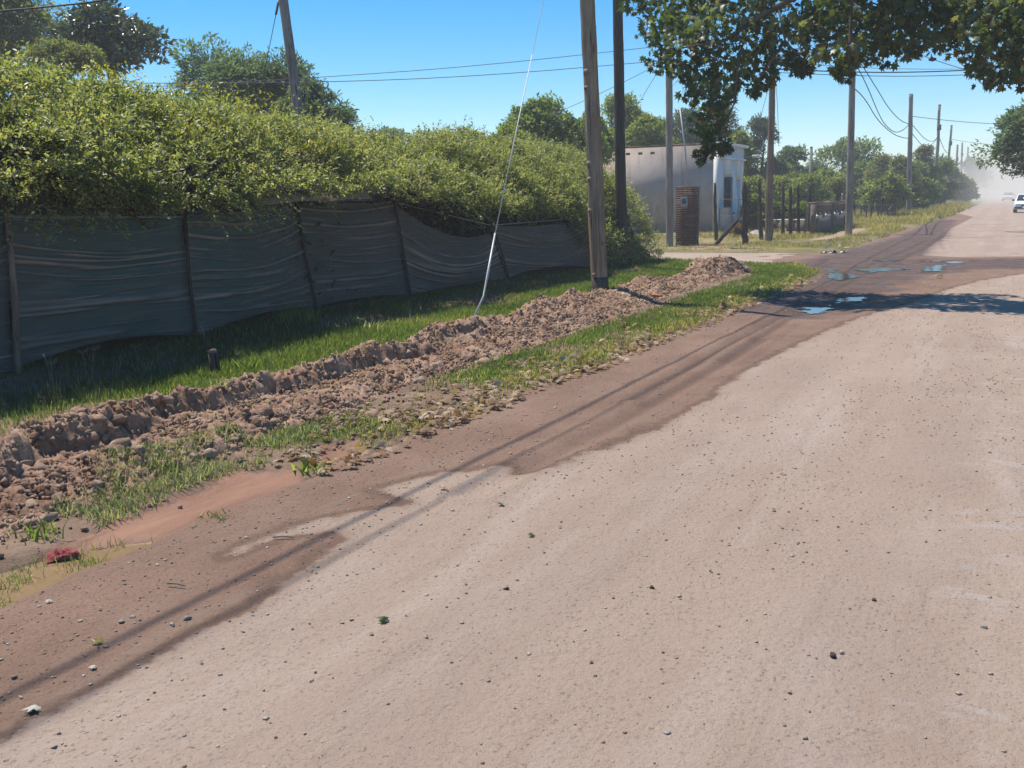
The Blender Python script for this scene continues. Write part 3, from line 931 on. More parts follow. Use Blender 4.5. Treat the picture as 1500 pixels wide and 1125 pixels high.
# ------------------------------------------------------------------ brick pier with meter box and mast
def pier():
    c = G(1003, 360)
    cx, cy = c[0], c[1] + 0.3
    r = empty('brick_pier', (cx, cy, 0), 'brown brick meter pier with a grey box on its face', 'pier')
    w, hgt = 0.66, 1.98
    MB().box((cx, cy, hgt / 2 - 0.06), (w - 0.035, w - 0.035, hgt + 0.10)).build('mortar_core', M['mortar'], r)
    bl, bw = 0.325, 0.15
    base = None
    n = 26
    for k in range(n):
        z = 0.034 + k * hgt / n
        sl = [(-w / 2 + bl / 2, -w / 2 + bw / 2, 0), (w / 2 - bl / 2, -w / 2 + bw / 2, 0), (w / 2 - bw / 2, 0.02, 1), (-w / 2 + bw / 2, 0.02, 1), (-w / 4, w / 2 - bw / 2, 0), (w / 4, w / 2 - bw / 2, 0)]
        for j, (dx, dy, rot) in enumerate(sl):
            sh = (0.05 if k % 2 else -0.03) if j < 2 else 0
            if base is None:
                me = make_mesh('brick', *_box_mesh((bl - 0.016, bw, 0.056)), M['brick'])
                me2 = make_mesh('brick', *_box_mesh((bl - 0.016, bw, 0.056)), M['brick_pale'])
                base = True
            b = bpy.data.objects.new('brick', me if rng.random() > 0.16 else me2)
            COL.objects.link(b)
            b.parent = r
            b.location = (dx + sh * 0.0 + rng.normal() * 0.003, dy + rng.normal() * 0.006, z)
            b.rotation_euler = (0, 0, math.pi / 2 * rot + rng.normal() * 0.008)
            if rot: b.scale = (1.0, 1.0, 1.0)
    MB().box((cx, cy, hgt + 0.025), (w + 0.03, w + 0.03, 0.05), jit=0.004).build('cap', M['mortar'], r)
    q = MB().box((cx - 0.02, cy - w / 2 - 0.03, 1.50), (0.24, 0.07, 0.36)).build('meter_box', M['metal_box'], r, bevel=0.01)
    MB().box((cx - 0.02, cy - w / 2 - 0.069, 1.53), (0.13, 0.01, 0.16)).build('meter_window', M['glass'], q)
    p0 = np.array([cx + 0.02, cy, hgt])
    p1 = atY(996, 158, cy)
    MB().tube([p0, (p0 + p1) / 2 + np.array([0.03, 0, 0]), p1], [0.032, 0.03, 0.026], 8).build('service_mast', M['steel'], r)


def _box_mesh(s):
    x, y, z = np.array(s) / 2
    V = np.array([(-x, -y, -z), (x, -y, -z), (x, y, -z), (-x, y, -z), (-x, -y, z), (x, -y, z), (x, y, z), (-x, y, z)])
    return V, np.array([(0, 3, 2, 1), (4, 5, 6, 7), (0, 1, 5, 4), (1, 2, 6, 5), (2, 3, 7, 6), (3, 0, 4, 7)])


pier()

# ------------------------------------------------------------------ wooden fence posts, low wall, balustrade, stake fence
def rough_post(name, base, top, r0, r1, mat, parent, knots=3):
    base, top = np.asarray(base, float), np.asarray(top, float)
    n = 14
    t = np.linspace(0, 1, n)
    P = base + (top - base) * t[:, None]
    P[1:-1, :2] += rng.normal(size=(n - 2, 2)) * r0 * 0.10
    rr = r0 + (r1 - r0) * t ** 0.7
    rr *= 1 + 0.10 * rng.normal(size=n)
    rr[-1] *= 0.75
    return MB().tube(P, rr, 9, 0.06).build(name, mat, parent, smooth=False)


fence_posts = [((1092, 360), (1090, 266), 0.125, 0.072), ((1115, 351), (1112, 262), 0.088, 0.062), ((1131, 350), (1130, 256), 0.06, 0.05), ((1147, 346), (1147, 269), 0.075, 0.062),
               ((1158, 347), (1158, 273), 0.075, 0.064), ((1170, 345), (1169, 271), 0.075, 0.066), ((1185, 340), (1186, 272), 0.095, 0.08)]
b0 = G(1092, 360)
wf = empty('post_and_wire_fence', b0, 'row of dark rough wooden posts strung with wire beside the footpath', 'fence')
ptop = []
for b, t, r0, r1 in fence_posts:
    g = G(*b)
    q = atY(*t, g[1])
    rough_post('post', g - np.array([0, 0, 0.15]), q, r0, r1, M['post'], wf)
    ptop.append((g, q))
g = G(1049, 352)
q = atY(1047, 268, g[1])
rough_post('post', g - np.array([0, 0, 0.15]), q, 0.075, 0.055, M['post'], wf)
for fz in (0.45, 0.72):
    MB().tube([q * fz + g * (1 - fz)] + [qq * fz + gg * (1 - fz) for gg, qq in ptop], 0.008, 5).build('wire', M['grey_wire'], wf)
gp, qp = ptop[0]
g2 = G(1044, 361)
rough_post('brace', g2 - np.array([0, 0, 0.05]), atY(1085, 321, gp[1]) - np.array([0.08, 0, 0]), 0.07, 0.06, M['post'], wf)
p2 = G(1178, 345)
rough_post('pale_prop', p2 - np.array([0, 0, 0.05]), atY(1184, 300, p2[1]), 0.07, 0.05, M['post_pale'], wf)

lw = empty('low_wall', G(1130, 340), 'low grey garden wall with a whitewashed top behind the wooden posts', 'wall')
A, B = np.array([-10.6, 45.2, 0]), np.array([-8.75, 52.0, 0])
A, B = G(1068, 339), G(1190, 339)
for k in range(5):
    a, b = A + (B - A) * k / 5, A + (B - A) * (k + 1) / 5
    c = (a + b) / 2
    rz = math.atan2(b[1] - a[1], b[0] - a[0])
    L = np.linalg.norm(b - a)
    s = MB().box((c[0], c[1], 0.2), (L - 0.012, 0.16, 0.62), rz).build('panel', M['concrete'], lw)
    MB().box((c[0], c[1], 0.535), (L - 0.006, 0.24, 0.05), rz).build('coping', M['white'], lw)

bal = empty('balustrade', G(1190, 343), 'short grey concrete garden fence with white bottle shaped balusters', 'fence')
A, B = G(1190, 344), G(1239, 332)
rz = math.atan2(B[1] - A[1], B[0] - A[0])
L = np.linalg.norm(B - A)
ux = (B - A) / L
H0 = atY(1190, 299, A[1])[2]
H1 = H0
for t in (0.0, 0.5, 1.0):
    c = A + (B - A) * t
    MB().box((c[0], c[1], H0 / 2 - 0.05), (0.26, 0.2, H0 + 0.08), rz).build('pier', M['concrete'], bal)
for k in range(2):
    c = A + (B - A) * (0.25 + 0.5 * k)
    ln = L / 2 - 0.27
    MB().box((c[0], c[1], 0.30), (ln, 0.13, 0.72), rz).build('lower_panel', M['concrete'], bal)
    MB().box((c[0], c[1], H0 - 0.18), (ln, 0.13, 0.34), rz).build('upper_panel', M['concrete'], bal)
    zb, zt = 0.66, H0 - 0.35
    for j in range(2):
        cc = c + ux * ln * (-0.25 + 0.5 * j)
        zz = np.linspace(zb, zt, 12)
        pr = np.interp(np.linspace(0, 1, 12), [0, 0.1, 0.3, 0.5, 0.75, 0.9, 1], [0.10, 0.13, 0.19, 0.16, 0.06, 0.06, 0.11]) * 0.95
        h = 6
        MB().tube([(cc[0], cc[1], z) for z in zz[:h + 1]], pr[:h + 1], 12).build('baluster', M['white'], bal, smooth=True)
        MB().tube([(cc[0], cc[1], z) for z in zz[h:]], pr[h:] + 0.002, 12).build('baluster_neck', M['concrete'], bal, smooth=True)
    for j in range(3):
        cc = c + ux * ln * (-0.5 + (j) * 0.5)
        MB().box((cc[0], cc[1], (zb + zt) / 2), (ln * 0.12, 0.11, zt - zb), rz).build('mullion', M['concrete'], bal)
for k in range(9):
    cc = A + (B - A) * (k + 0.5) / 9
    MB().box((cc[0], cc[1], H0 + 0.035 + rng.normal() * 0.008), (L / 9 * 1.0, 0.36, 0.06), rz + rng.normal() * 0.02, jit=0.008).build('tile', M['tile'], bal)

sf = empty('stake_fence', G(1262, 325), 'thin rustic stake fence leaning along the shrubs past the concrete fence', 'fence')
specs = [(1234, 332, 1234, 283), (1240, 333, 1240, 288), (1253, 321, 1250, 293)] + [(x, 322 + rng.normal() * 0.6, x + rng.normal() * 1.6, 298 + rng.normal() * 3) for x in np.linspace(1262, 1311, 15)]
for i, (bx, by, tx, ty) in enumerate(specs):
    g = G(bx, by)
    rough_post('stake', g - np.array([0, 0, 0.1]), atY(tx, ty, g[1]), 0.10 if i < 3 else 0.055, 0.07 if i < 3 else 0.04, M['post'] if i % 3 else M['pole_grey'], sf)
a, b = G(1288, 322), G(1305, 322)
rough_post('leaning_stake', a, atY(1308, 301, a[1]), 0.06, 0.05, M['post_pale'], sf)
for hh in (0.5, 0.95):
    MB().tube([G(1256, 322) + [0, 0, hh], G(1285, 322) + [0, 0, hh * 0.95], G(1311, 322) + [0, 0, hh]], 0.012, 4).build('wire', M['grey_wire'], sf)

# ------------------------------------------------------------------ utility poles
def pole(base, at, height, r0, r1, mat, label, bend=0.0, depth=None, fit=None, name='utility_pole'):
    g = G(*base) if depth is None else None
    if depth is not None:
        p = atY(*at, depth)
        d = p - atY(*base, depth)
        q = atY(*base, depth)
        g = q - d / d[2] * q[2]
    p = atY(*at, g[1])
    d = (p - g) / (p[2] - g[2])
    r = empty(name, (g[0], g[1], 0), label, 'utility pole', 'wooden utility poles along the street')
    n = 40
    z = np.linspace(-0.25, height, n)
    P = g + d * z[:, None]
    P[:, 0] += bend * np.sin(np.linspace(0, math.pi, n)) + 0.012 * vnoise(z * 0.9, z * 0, int(abs(g[1]) * 7))
    rr = r0 + (r1 - r0) * np.clip(z / height, 0, 1)
    rr = rr * (1 + 0.05 * vnoise(z * 2.7, z * 0, 5) * 2)
    m_ = MB().tube(P, rr, 14, 0.018)
    shaft = m_.build('shaft', mat, r, smooth=True)
    top = P[-1]
    MB().tube([top, top + d * 0.05], [r1 * 1.03, r1 * 0.8], 14).build('top_cap', M['pole_dark'], r)
    return r, (lambda zz: g + d * zz)


PN = {}
PN['near'] = pole((880, 443), (860, 0), 7.75, 0.140, 0.105, M['pole_brown'], 'nearest tall knotty brown pole standing in the dug earth bank')
r, f = PN['near']
for k in range(9):                        # branch knots on the shaft
    z = 0.55 + k * 0.46 + rng.normal() * 0.16
    a = rng.uniform(-2.4, 0.1)
    c = f(z)
    rad = 0.14 - 0.005 * z
    o = np.array([math.cos(a), math.sin(a), 0])
    s = rng.uniform(0.6, 1.15)
    MB().tube([c + o * (rad - 0.03), c + o * (rad + 0.006 * s) + [0, 0, 0.01], c + o * (rad + 0.014 * s) + [0, 0, 0.02]], [0.06 * s, 0.042 * s, 0.018 * s], 9, 0.08).build('knot', M['pole_brown'], r, smooth=True)
dk = MB().tube([f(-0.05), f(0.2), f(0.42)], [0.148, 0.1455, 0.1415], 16, 0.012).build('tarred_base', M['pole_dark'], r, smooth=True)
PN['hedge'] = pole((911, 395), (905, 0), 8.2, 0.135, 0.11, M['pole_dark'], 'dark straight pole rising out of the hedge end')
PN['pier'] = pole((981, 362), (980, 105), 7.6, 0.125, 0.11, M['pole_grey'], 'smooth grey brown pole just left of the brick pier')
PN['path'] = pole((1126, 353), (1132, 85), 7.6, 0.14, 0.10, M['pole_red'], 'reddish brown pole between the dark wooden fence posts')
PN['walk'] = pole((1243, 343), (1249, 95), 7.6, 0.155, 0.12, M['pole_grey'], 'tall grey pole on the grass at the end of the concrete fence')
PN['f1'] = pole((1331, 318), (1334.5, 140), 8.1, 0.19, 0.13, M['pole_grey'], 'grey pole on the far verge with sagging cables clamped below its top')


def far_pole(px, pyb, tx, ty, depth, label, r0=0.17):
    p, q = atY(px, pyb, depth), atY(tx, ty, depth)
    d = (q - p) / (q[2] - p[2])
    g = p - d * p[2]
    r = empty('utility_pole', (g[0], g[1], 0), label, 'utility pole', 'wooden utility poles along the street')
    n = 16
    z = np.linspace(-0.2, q[2], n)
    P = g + d * z[:, None]
    P[:, 0] += 0.08 * vnoise(z * 0.5, z * 0, int(depth))
    MB().tube(P, np.linspace(r0, r0 * 0.7, n), 10, 0.03).build('shaft', M['pole_grey'], r, smooth=True)
    MB().tube([P[-1], P[-1] + d * 0.12], [r0 * 0.74, r0 * 0.6], 10).build('top_cap', M['pole_dark'], r)
    hk = q - d * 1.9
    MB().box(hk + np.array([0.05, -r0 * 0.8, 0]), (0.35, 0.2, 0.5)).build('clamp', M['pole_dark'], r)
    return lambda zz: g + d * zz


FP = [far_pole(1368, 298, 1377, 155, 100, 'second grey pole past the shrubs, leaning right, foot in tall grass'),
      far_pole(1387, 262, 1394, 185, 128, 'leaning far pole rising from behind the shrub row'),
      far_pole(1399, 292, 1402.5, 213, 165, 'thin far pole, shorter neighbour left of a hazy taller one', 0.2),
      far_pole(1407, 289, 1409.5, 210, 190, 'thin hazy far pole with the tallest top near the road end', 0.2),
      far_pole(1416, 286, 1418, 216, 225, 'faint hazy pole farther down the dusty road', 0.2),
      far_pole(1425, 284, 1427.5, 226, 270, 'last faint pole in the dust before the road end trees', 0.22)]
p, q = atY(1187, 275, 70), atY(1188.5, 217, 70)
r = empty('utility_pole', (p[0], p[1], 0), 'very thin pale pole standing among the distant trees behind the garden', 'utility pole', 'wooden utility poles along the street')
MB().tube([(p[0], p[1], -0.2), p, q], [0.13, 0.11, 0.09], 10).build('shaft', M['pole_grey'], r, smooth=True)
MB().tube([q, q + [0, 0, 0.1]], [0.095, 0.07], 10).build('top_cap', M['pole_dark'], r)
# leaning pole behind the hedge
p, q = atY(437, 165, 19.5), atY(415, 0, 19.5)
d = (q - p) / (q[2] - p[2])
g = p - d * p[2]
r = empty('utility_pole', (g[0], g[1], 0), 'grey pole leaning left behind the hedge at upper left', 'utility pole', 'wooden utility poles along the street')
z = np.linspace(-0.2, 7.4, 30)
P = g + d * z[:, None]
rr = np.linspace(0.135, 0.105, 30)
MB().tube(P, rr, 12, 0.02).build('shaft', M['pole_grey'], r, smooth=True)
MB().tube([P[-1], P[-1] + d * 0.05], [0.107, 0.08], 12).build('top_cap', M['pole_dark'], r)
LEAN = lambda zz: g + d * zz
LG, LD = g.copy(), d.copy()

# ------------------------------------------------------------------ wires
def wire(P, r, label, mat='grey_wire', n=24, sag=0.0, name='overhead_wire', group=None):
    P = np.asarray(P, float)
    if len(P) == 2:
        t = np.linspace(0, 1, n)
        Q = P[0] + (P[1] - P[0]) * t[:, None]
        Q[:, 2] -= sag * 4 * t * (1 - t)
    else:                                  # smooth through points
        s = np.concatenate([[0], np.cumsum(np.linalg.norm(np.diff(P, axis=0), axis=1))])
        for _ in range(2):
            P = np.concatenate([P[:1], *[np.stack([0.75 * a + 0.25 * b, 0.25 * a + 0.75 * b]) for a, b in zip(P[:-1], P[1:])], P[-1:]])
        Q = P
    o = MB().tube(Q, r, 6).build(name, M[mat], None, smooth=True)
    return tag(o, label, 'wire', group)


gw = G(697, 478, 0.12)
near_top = PN['near'][1](7.3)
t_ = np.linspace(0, 1, 30)
gk = empty('guy_wire', gw, 'pale steel guy wire slanting from the near pole down into the earth bank', 'guy wire')
up_pt = gw + (near_top - gw) * 0.55
MB().tube([gw + (near_top - gw) * t for t in np.linspace(0.16, 1, 12)], 0.0055, 6).build('strand', M['guy'], gk, smooth=True)
e0 = gw + (near_top - gw) * 0.16
MB().tube([e0, gw + (near_top - gw) * 0.5], [0.009, 0.008], 8).build('sleeve', M['guy'], gk, smooth=True)
MB().tube([gw + [0, 0, -0.2], gw + [0.0, 0, 0.02], gw + [-0.01, 0, 0.14], gw + (e0 - gw) * 0.30 + [0.025, 0, 0.02], gw + (e0 - gw) * 0.55 + [0.015, 0, 0], e0], [0.014, 0.014, 0.014, 0.012, 0.018, 0.012], 8).build('anchor_rod', M['steel'], gk, smooth=True)
MB().tube([gw + [0, 0, 0.02], gw + [0, 0, 0.07]], [0.032, 0.03], 8).build('clamp', M['plastic_dark'], gk, smooth=True)

# supply cables along the near poles (their shadows cross the road edge)
a, b = PN['near'][1](7.05), PN['near'][1](7.62)
wk = PN['walk'][1]
wire([(a[0] + 0.12, -26, 7.0), a + np.array([0.12, -0.1, 0])], 0.017, 'black bundled cable running from the near pole back over the verge', 'cable', 30, 0.30)
wire([(b[0] + 0.10, -26, 7.65), b + np.array([0.10, -0.1, 0])], 0.012, 'upper black cable running from the near pole back over the verge', 'cable', 30, 0.25)
wire([a + np.array([0.12, 0.1, 0]), wk(6.3)], 0.012, 'black cable from the near pole onward through the plane tree leaves', 'cable', 30, 0.3)
A0 = lambda px, py, y: atY(px, py, y)
wire([A0(120, 132, 21), A0(230, 127, 22), A0(460, 114, 25), A0(700, 97, 28), A0(982, 66, 33)], 0.010, 'upper of two long thin wires crossing the sky left of the near pole')
wire([A0(120, 121, 21), A0(230, 122, 22), A0(465, 121, 25), A0(700, 112, 28), A0(982, 88, 33)], 0.011, 'lower of two long thin wires crossing the sky left of the near pole')
wire([A0(-40, 19, 13), A0(40, 13, 13.5), A0(90, 8, 13.8), A0(128, 4, 14), A0(200, -6, 15)], 0.017, 'black wire across the top left corner before the dark trees', 'cable')
wire([A0(800, 172, 30), A0(880, 137, 31), A0(960, 97, 32.5), A0(980, 86, 33)], 0.009, 'thin wire slanting up between the dark pole and the grey pole')
wire([A0(928, 164, 33.5), A0(964, 104, 33.2), A0(980, 80, 33)], 0.008, 'steep faint wire going down left of the pole beside the brick pier')
wire([A0(1114, 172, 38.5), A0(1124, 135, 38.3), A0(1130, 112, 38.2)], 0.009, 'short faint stay wire left of the reddish pole')
wire([A0(1141, 215, 38.5), A0(1138, 130, 38.3), A0(1133, 108, 38.2)], 0.009, 'short faint stay wire right of the reddish pole')
wire([A0(1132, 101, 38.2), A0(1250, 106, 40), A0(1340, 106, 41.5), A0(1440, 102, 43), A0(1640, 84, 46)], 0.022, 'thickest black cable crossing over the road under the plane tree', 'cable')
wire([A0(1132, 106, 38.2), A0(1250, 111, 40), A0(1340, 112, 41.5), A0(1440, 109, 43), A0(1640, 96, 46)], 0.013, 'lowest thin cable crossing over the road', 'cable')
wire([A0(1132, 90, 38.2), A0(1250, 99, 40), A0(1340, 101.5, 41.5), A0(1440, 101, 43), A0(1640, 90, 46)], 0.010, 'uppermost thin wire crossing over the road under the plane tree')
wire([A0(1290, 62, 30), A0(1340, 77, 30.5), A0(1366, 87, 31), A0(1400, 98, 32), A0(1430, 106, 33)], 0.009, 'thin wire slanting down right with a small spacer on it')
sx = -6.2
wire([wk(7.2) + np.array([0.12, 0, 0])] + [atX(*p, sx) for p in ((1287, 134), (1301, 158), (1319, 177))] + [atX(1331, 181.5, -6.17)], 0.022, 'right hand cable of three sagging from the grey pole to the next', 'cable')
wire([wk(6.9) + np.array([0.1, 0, 0])] + [atX(*p, sx) for p in ((1270, 125), (1284, 160), (1294, 180), (1305, 191), (1314, 194.5), (1324, 190))] + [atX(1331, 183, -6.17)], 0.022, 'middle cable of three sagging deepest between the two grey poles', 'cable')
wire([wk(6.0)] + [atX(*p, sx) for p in ((1267, 144), (1284, 174), (1301, 191), (1315, 200))] + [atX(1331, 203, -6.17)], 0.022, 'left hand cable of three sagging from the grey pole to the next', 'cable')
pa = PN['f1'][1]
wire([A0(1334, 180, 73.6), A0(1346, 194, 80), A0(1353, 202, 85), A0(1362, 207.5, 91), A0(1370, 206, 97), A0(1374, 199, 100)], 0.024, 'upper cable sagging between the farther grey poles', 'cable')
wire([A0(1334, 193, 73.6), A0(1346, 208, 80), A0(1354, 216, 86), A0(1361, 215, 92), A0(1369, 208, 97), A0(1374, 200, 100)], 0.024, 'lower cable sagging between the farther grey poles', 'cable')
wire([A0(1333, 170, 73.6), A0(1400, 178, 76), A0(1480, 183, 79), A0(1600, 184, 84)], 0.02, 'faint wire crossing from the cable pole to the roadside tree')
wire([A0(1375, 199, 100), A0(1384, 222, 112), A0(1391, 225, 122), A0(1393, 204, 128)], 0.028, 'small faint cable loop between the hazy far poles', 'cable')
wire([A0(1393, 204, 128), A0(1430, 210, 130), A0(1480, 214, 133), A0(1560, 214, 140)], 0.022, 'faintest wire crossing the far road in the haze')
# insulator string of the leaning pole
i0, i1 = LEAN(7.0), A0(380, 120, 21.5)
ins = empty('strain_wire', i0, 'stay wire with a string of dark insulators left of the leaning pole', 'stay wire')
pA, pB = A0(408, 2, 19.7), A0(392, 82, 20.6)
MB().tube([pA + (pA - pB) * 0.3, pB + (pB - pA) * 0.5], 0.009, 6).build('strand', M['cable'], ins, smooth=True)
for k in range(6):
    c = pA + (pB - pA) * (0.03 + 0.035 * k)
    MB().tube([c, c + (pB - pA) * 0.022], [0.034, 0.024], 8).build('insulator', M['plastic_dark'], ins, smooth=True)
sp = A0(1366, 87, 31)
tag(MB().tube([sp - [0.10, 0, 0.0], sp, sp + [0.10, 0, 0]], [0.03, 0.06, 0.03], 8).build('wire_spacer', M['plastic_dark'], None, smooth=True), 'small dark lump on the slanting wire above the road', 'spacer')

# ------------------------------------------------------------------ leaves and foliage
# folded diamond leaf: base, right, tip, left (y along the leaf)
LEAF_V = np.array([(0, 0, 0), (0.5, 0.45, 0.12), (0, 1, -0.10), (-0.5, 0.45, 0.12)])
LEAF_F = np.array([(0, 1, 2), (0, 2, 3)])


def leaves(C, d, up, L, W, jitter=0.5):
    n = len(C)
    X, Y, Z = frames(d + rng.normal(size=(n, 3)) * jitter, up + rng.normal(size=(n, 3)) * 0.55)
    L = np.broadcast_to(L, (n,)) * rng.uniform(0.65, 1.3, n)
    S = np.stack([L * W, L, L * 0.7], 1)
    return stamp(LEAF_V, LEAF_F, C, X, Y, Z, S)


def tint(n, per, base=None):
    t = rng.normal(0.5, 0.2, n) if base is None else base + rng.normal(0, 0.16, n)
    return np.repeat(np.clip(t, 0, 0.93), per)


# lobed plane / maple leaf
_a = np.radians([-90, -50, -20, 5, 28, 55, 72, 90, 108, 125, 152, 175, 200, 230])
_r = np.array([0.12, 0.42, 0.30, 0.62, 0.36, 0.72, 0.45, 0.85, 0.45, 0.72, 0.36, 0.62, 0.30, 0.42])
LOBE_V = np.concatenate([[[0, 0.35, 0.05]], np.stack([np.cos(_a) * _r, 0.35 + np.sin(_a) * _r, -0.12 * _r ** 2], 1)])
LOBE_F = np.array([(0, k, k % 14 + 1) for k in range(1, 15)])

# ------------------------------------------------------------------ big hedge over the netting
def hedge():
    r = empty('hedge', (-10, 14, 0), 'long bushy green hedge spilling over the dark netting fence', 'hedge')
    ctrl = np.array([(0.0, 0.0), (0.30, 0.50), (0.0, 0.95)])

    def surf(u, v):                        # u = Y along the street, v 0..1 from front hem over the top to the back
        top = np.interp(u, [2, 7.7, 9.6, 12, 14, 16, 18.7, 22, 24.0, 24.9], [3.25, 3.25, 3.12, 3.04, 2.82, 2.76, 2.95, 3.0, 2.95, 2.3])
        low = np.interp(u, [2, 6.5, 8.0, 9.0, 10.0, 11.2, 13.5, 15, 17, 19, 20.0, 20.8, 25.2], [1.85, 1.80, 1.72, 1.58, 1.72, 1.88, 1.86, 1.68, 1.50, 1.42, 1.25, 0.2, 0.05])
        low = low + 0.22 * vnoise(u * 1.1, u * 0, 91) + 0.15 * vnoise(u * 3.1, u * 0, 92)
        fx = np.interp(u, [2, 8, 12, 16, 19, 23, 25.2], [-8.35, -8.45, -8.7, -8.6, -8.45, -8.2, -8.15])
        vv = [0, 0.16, 0.34, 0.52, 0.72, 1.0]
        dx = [0.10, 0.02, -0.50, -1.15, -1.95, -3.3]
        hz = [0.0, 0.20, 0.55, 0.82, 0.96, 1.03]
        x = fx + np.interp(v, vv, dx)
        z = low + (top - low) * np.interp(v, vv, hz)
        # end of the hedge rounds off towards the corner
        end = sstep(22.8, 25.0, u)
        x = x - end * 0.1 * np.interp(v, [0, 0.3, 1], [0.2, 0.6, 0.2])
        return x, z

    def point(u, v, off):
        x, z = surf(u, v)
        x2, z2 = surf(u, np.minimum(v + 0.02, 1.02))
        tx, tz = x2 - x, z2 - z
        l = np.hypot(tx, tz) + 1e-6
        nx, nz = tz / l, -tx / l
        lump = 0.34 * fbm(u * 0.9, v * 5.5, 95, 3) + 0.16 * fbm(u * 2.6, v * 13, 96, 3)
        o = off + lump * 1.5
        return np.stack([x + nx * o, u, z + nz * o], -1), np.stack([nx, np.zeros_like(nx), nz], -1), lump

    n = 36000                              # sprigs
    u = 2.4 + 22.5 * rng.random(n)
    v = rng.beta(1.15, 1.5, n)
    dens = fbm(u * 1.7, v * 9, 97, 3)
    keep = (dens > -0.07 + 0.12 * sstep(0.38, 0.12, v)) | (rng.random(n) < 0.24)
    u, v = u[keep], v[keep]
    n = len(u)
    off = np.where(rng.random(n) < 0.72, rng.normal(0, 0.06, n), -rng.uniform(0.05, 0.45, n))
    C, N, lump = point(u, v, off)
    C[:, 2] = np.maximum(C[:, 2], 0.12)
    stem = norm(N * 0.8 + np.array([0, 0, 0.25]) + rng.normal(size=(n, 3)) * 0.55)
    sl = rng.uniform(0.12, 0.30, n)
    long_ = rng.random(n) < 0.07 * sstep(0.30, 0.55, v)
    sl = np.where(long_, rng.uniform(0.3, 0.55, n), sl)
    stem[long_] = norm(stem[long_] + np.array([0.0, 0, 0.5]))
    k = 9
    t = (np.arange(k) + 0.5) / k
    P = C[:, None, :] + stem[:, None, :] * (sl[:, None] * t)[..., None]
    P[..., 2] -= (t ** 2 * 0.25)[None, :] * sl[:, None]
    side = np.cross(stem, rdir(n))
    sgn = np.where(np.arange(k) % 2, 1.0, -1.0)
    D = stem[:, None, :] * 0.7 + norm(side)[:, None, :] * sgn[None, :, None] * 0.9
    Pl, Dl = P.reshape(-1, 3), D.reshape(-1, 3)
    up = np.repeat(norm(N * 0.35 + np.array([-0.25, 0, 1.0])), k, 0)
    Vl, Fl = leaves(Pl, Dl, up, 0.056, 0.5, 0.35)
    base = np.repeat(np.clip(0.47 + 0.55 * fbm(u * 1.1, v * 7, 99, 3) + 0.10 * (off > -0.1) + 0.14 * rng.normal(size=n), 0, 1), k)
    T = tint(len(Pl), 2, base)
    dry = np.repeat(rng.random(len(Pl)) < 0.05, 2)
    T = np.where(dry, 1.0, T)
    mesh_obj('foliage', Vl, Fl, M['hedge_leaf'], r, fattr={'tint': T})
    # yellowing shoots
    yl = []
    for px, py, s in ((345, 158, 0.32), (385, 152, 0.30), (362, 165, 0.3), (290, 130, 0.16), (288, 190, 0.2), (420, 262, 0.12), (508, 262, 0.16), (268, 168, 0.12), (150, 105, 0.12), (225, 165, 0.14), (455, 215, 0.12)):
        ctr = atX(px, py, -9.7 if py < 180 else -8.9)
        yl.append(ctr + rng.normal(size=(110, 3)) * np.array([s, s * 1.2, s * 0.45]))
    yl = np.concatenate(yl)
    Vl, Fl = leaves(yl, rdir(len(yl)) + [0, 0, 0.6], np.tile([0.3, 0, 1.0], (len(yl), 1)), 0.06, 0.5)
    mesh_obj('yellow_shoots', Vl, Fl, M['yellow_leaf'], r, fattr={'tint': tint(len(yl), 2)})
    # sprays of shoots drooping over the netting
    for px, py, ns, reach in ((70, 300, 26, 0.55), (130, 285, 34, 0.75), (30, 320, 16, 0.5), (265, 300, 22, 0.5), (330, 300, 34, 0.8), (385, 285, 20, 0.6), (470, 275, 16, 0.45), (545, 275, 18, 0.45), (640, 292, 22, 0.5), (690, 312, 22, 0.5), (760, 318, 20, 0.45), (830, 322, 18, 0.45)):
        o = atX(px, py - 12, -8.78)
        Ps, Ds, Us = [], [], []
        for _ in range(ns):
            b = o + rng.normal(size=3) * np.array([0.06, 0.30, 0.07])
            d = norm(np.array([0.75, rng.normal() * 0.9, rng.uniform(-0.25, 0.35)]))
            ln = reach * rng.uniform(0.5, 1.1)
            kk = int(18 * ln / 0.6) + 4
            t = np.linspace(0.05, 1, kk)
            q = b + d * (t * ln)[:, None]
            q[:, 2] -= 0.55 * ln * t ** 2
            Ps.append(q)
            sd = np.cross(d, [0, 0, 1.0])
            Ds.append(d * 0.8 + sd * np.where(np.arange(kk) % 2, 0.8, -0.8)[:, None] + np.stack([0 * t, 0 * t, -0.6 * t], 1))
            Us.append(np.tile([-0.2, 0, 1.0], (kk, 1)))
        Ps, Ds, Us = map(np.concatenate, (Ps, Ds, Us))
        Vl, Fl = leaves(Ps, Ds, Us, 0.055, 0.5, 0.35)
        tt = tint(len(Ps), 2, np.full(len(Ps), 0.66))
        tag(mesh_obj('spray', Vl, Fl, M['hedge_leaf'], r, fattr={'tint': np.where(np.repeat(rng.random(len(Ps)) < 0.06, 2), 1.0, tt)}), kind='stuff')
    # twigs inside
    nt = 1500
    u = 2.4 + 22.6 * rng.random(nt)
    v = 0.2 + rng.random(nt) * 0.6
    C, N, _ = point(u, v, np.full(nt, -0.55))
    D = norm(N + rng.normal(size=(nt, 3)) * 0.7) * rng.uniform(0.4, 0.9, nt)[:, None]
    TV = np.array([(-0.5, 0, 0), (0.5, 0, 0), (0, 0, 0.8), (0, 1, 0)], float)
    TF = np.array([(0, 1, 3), (1, 2, 3), (2, 0, 3)])
    X, Y, Z = frames(D, rdir(nt))
    Vt, Ft = stamp(TV, TF, C, X, Y, Z, np.stack([np.full(nt, 0.016), np.linalg.norm(D, axis=1), np.full(nt, 0.016)], 1))
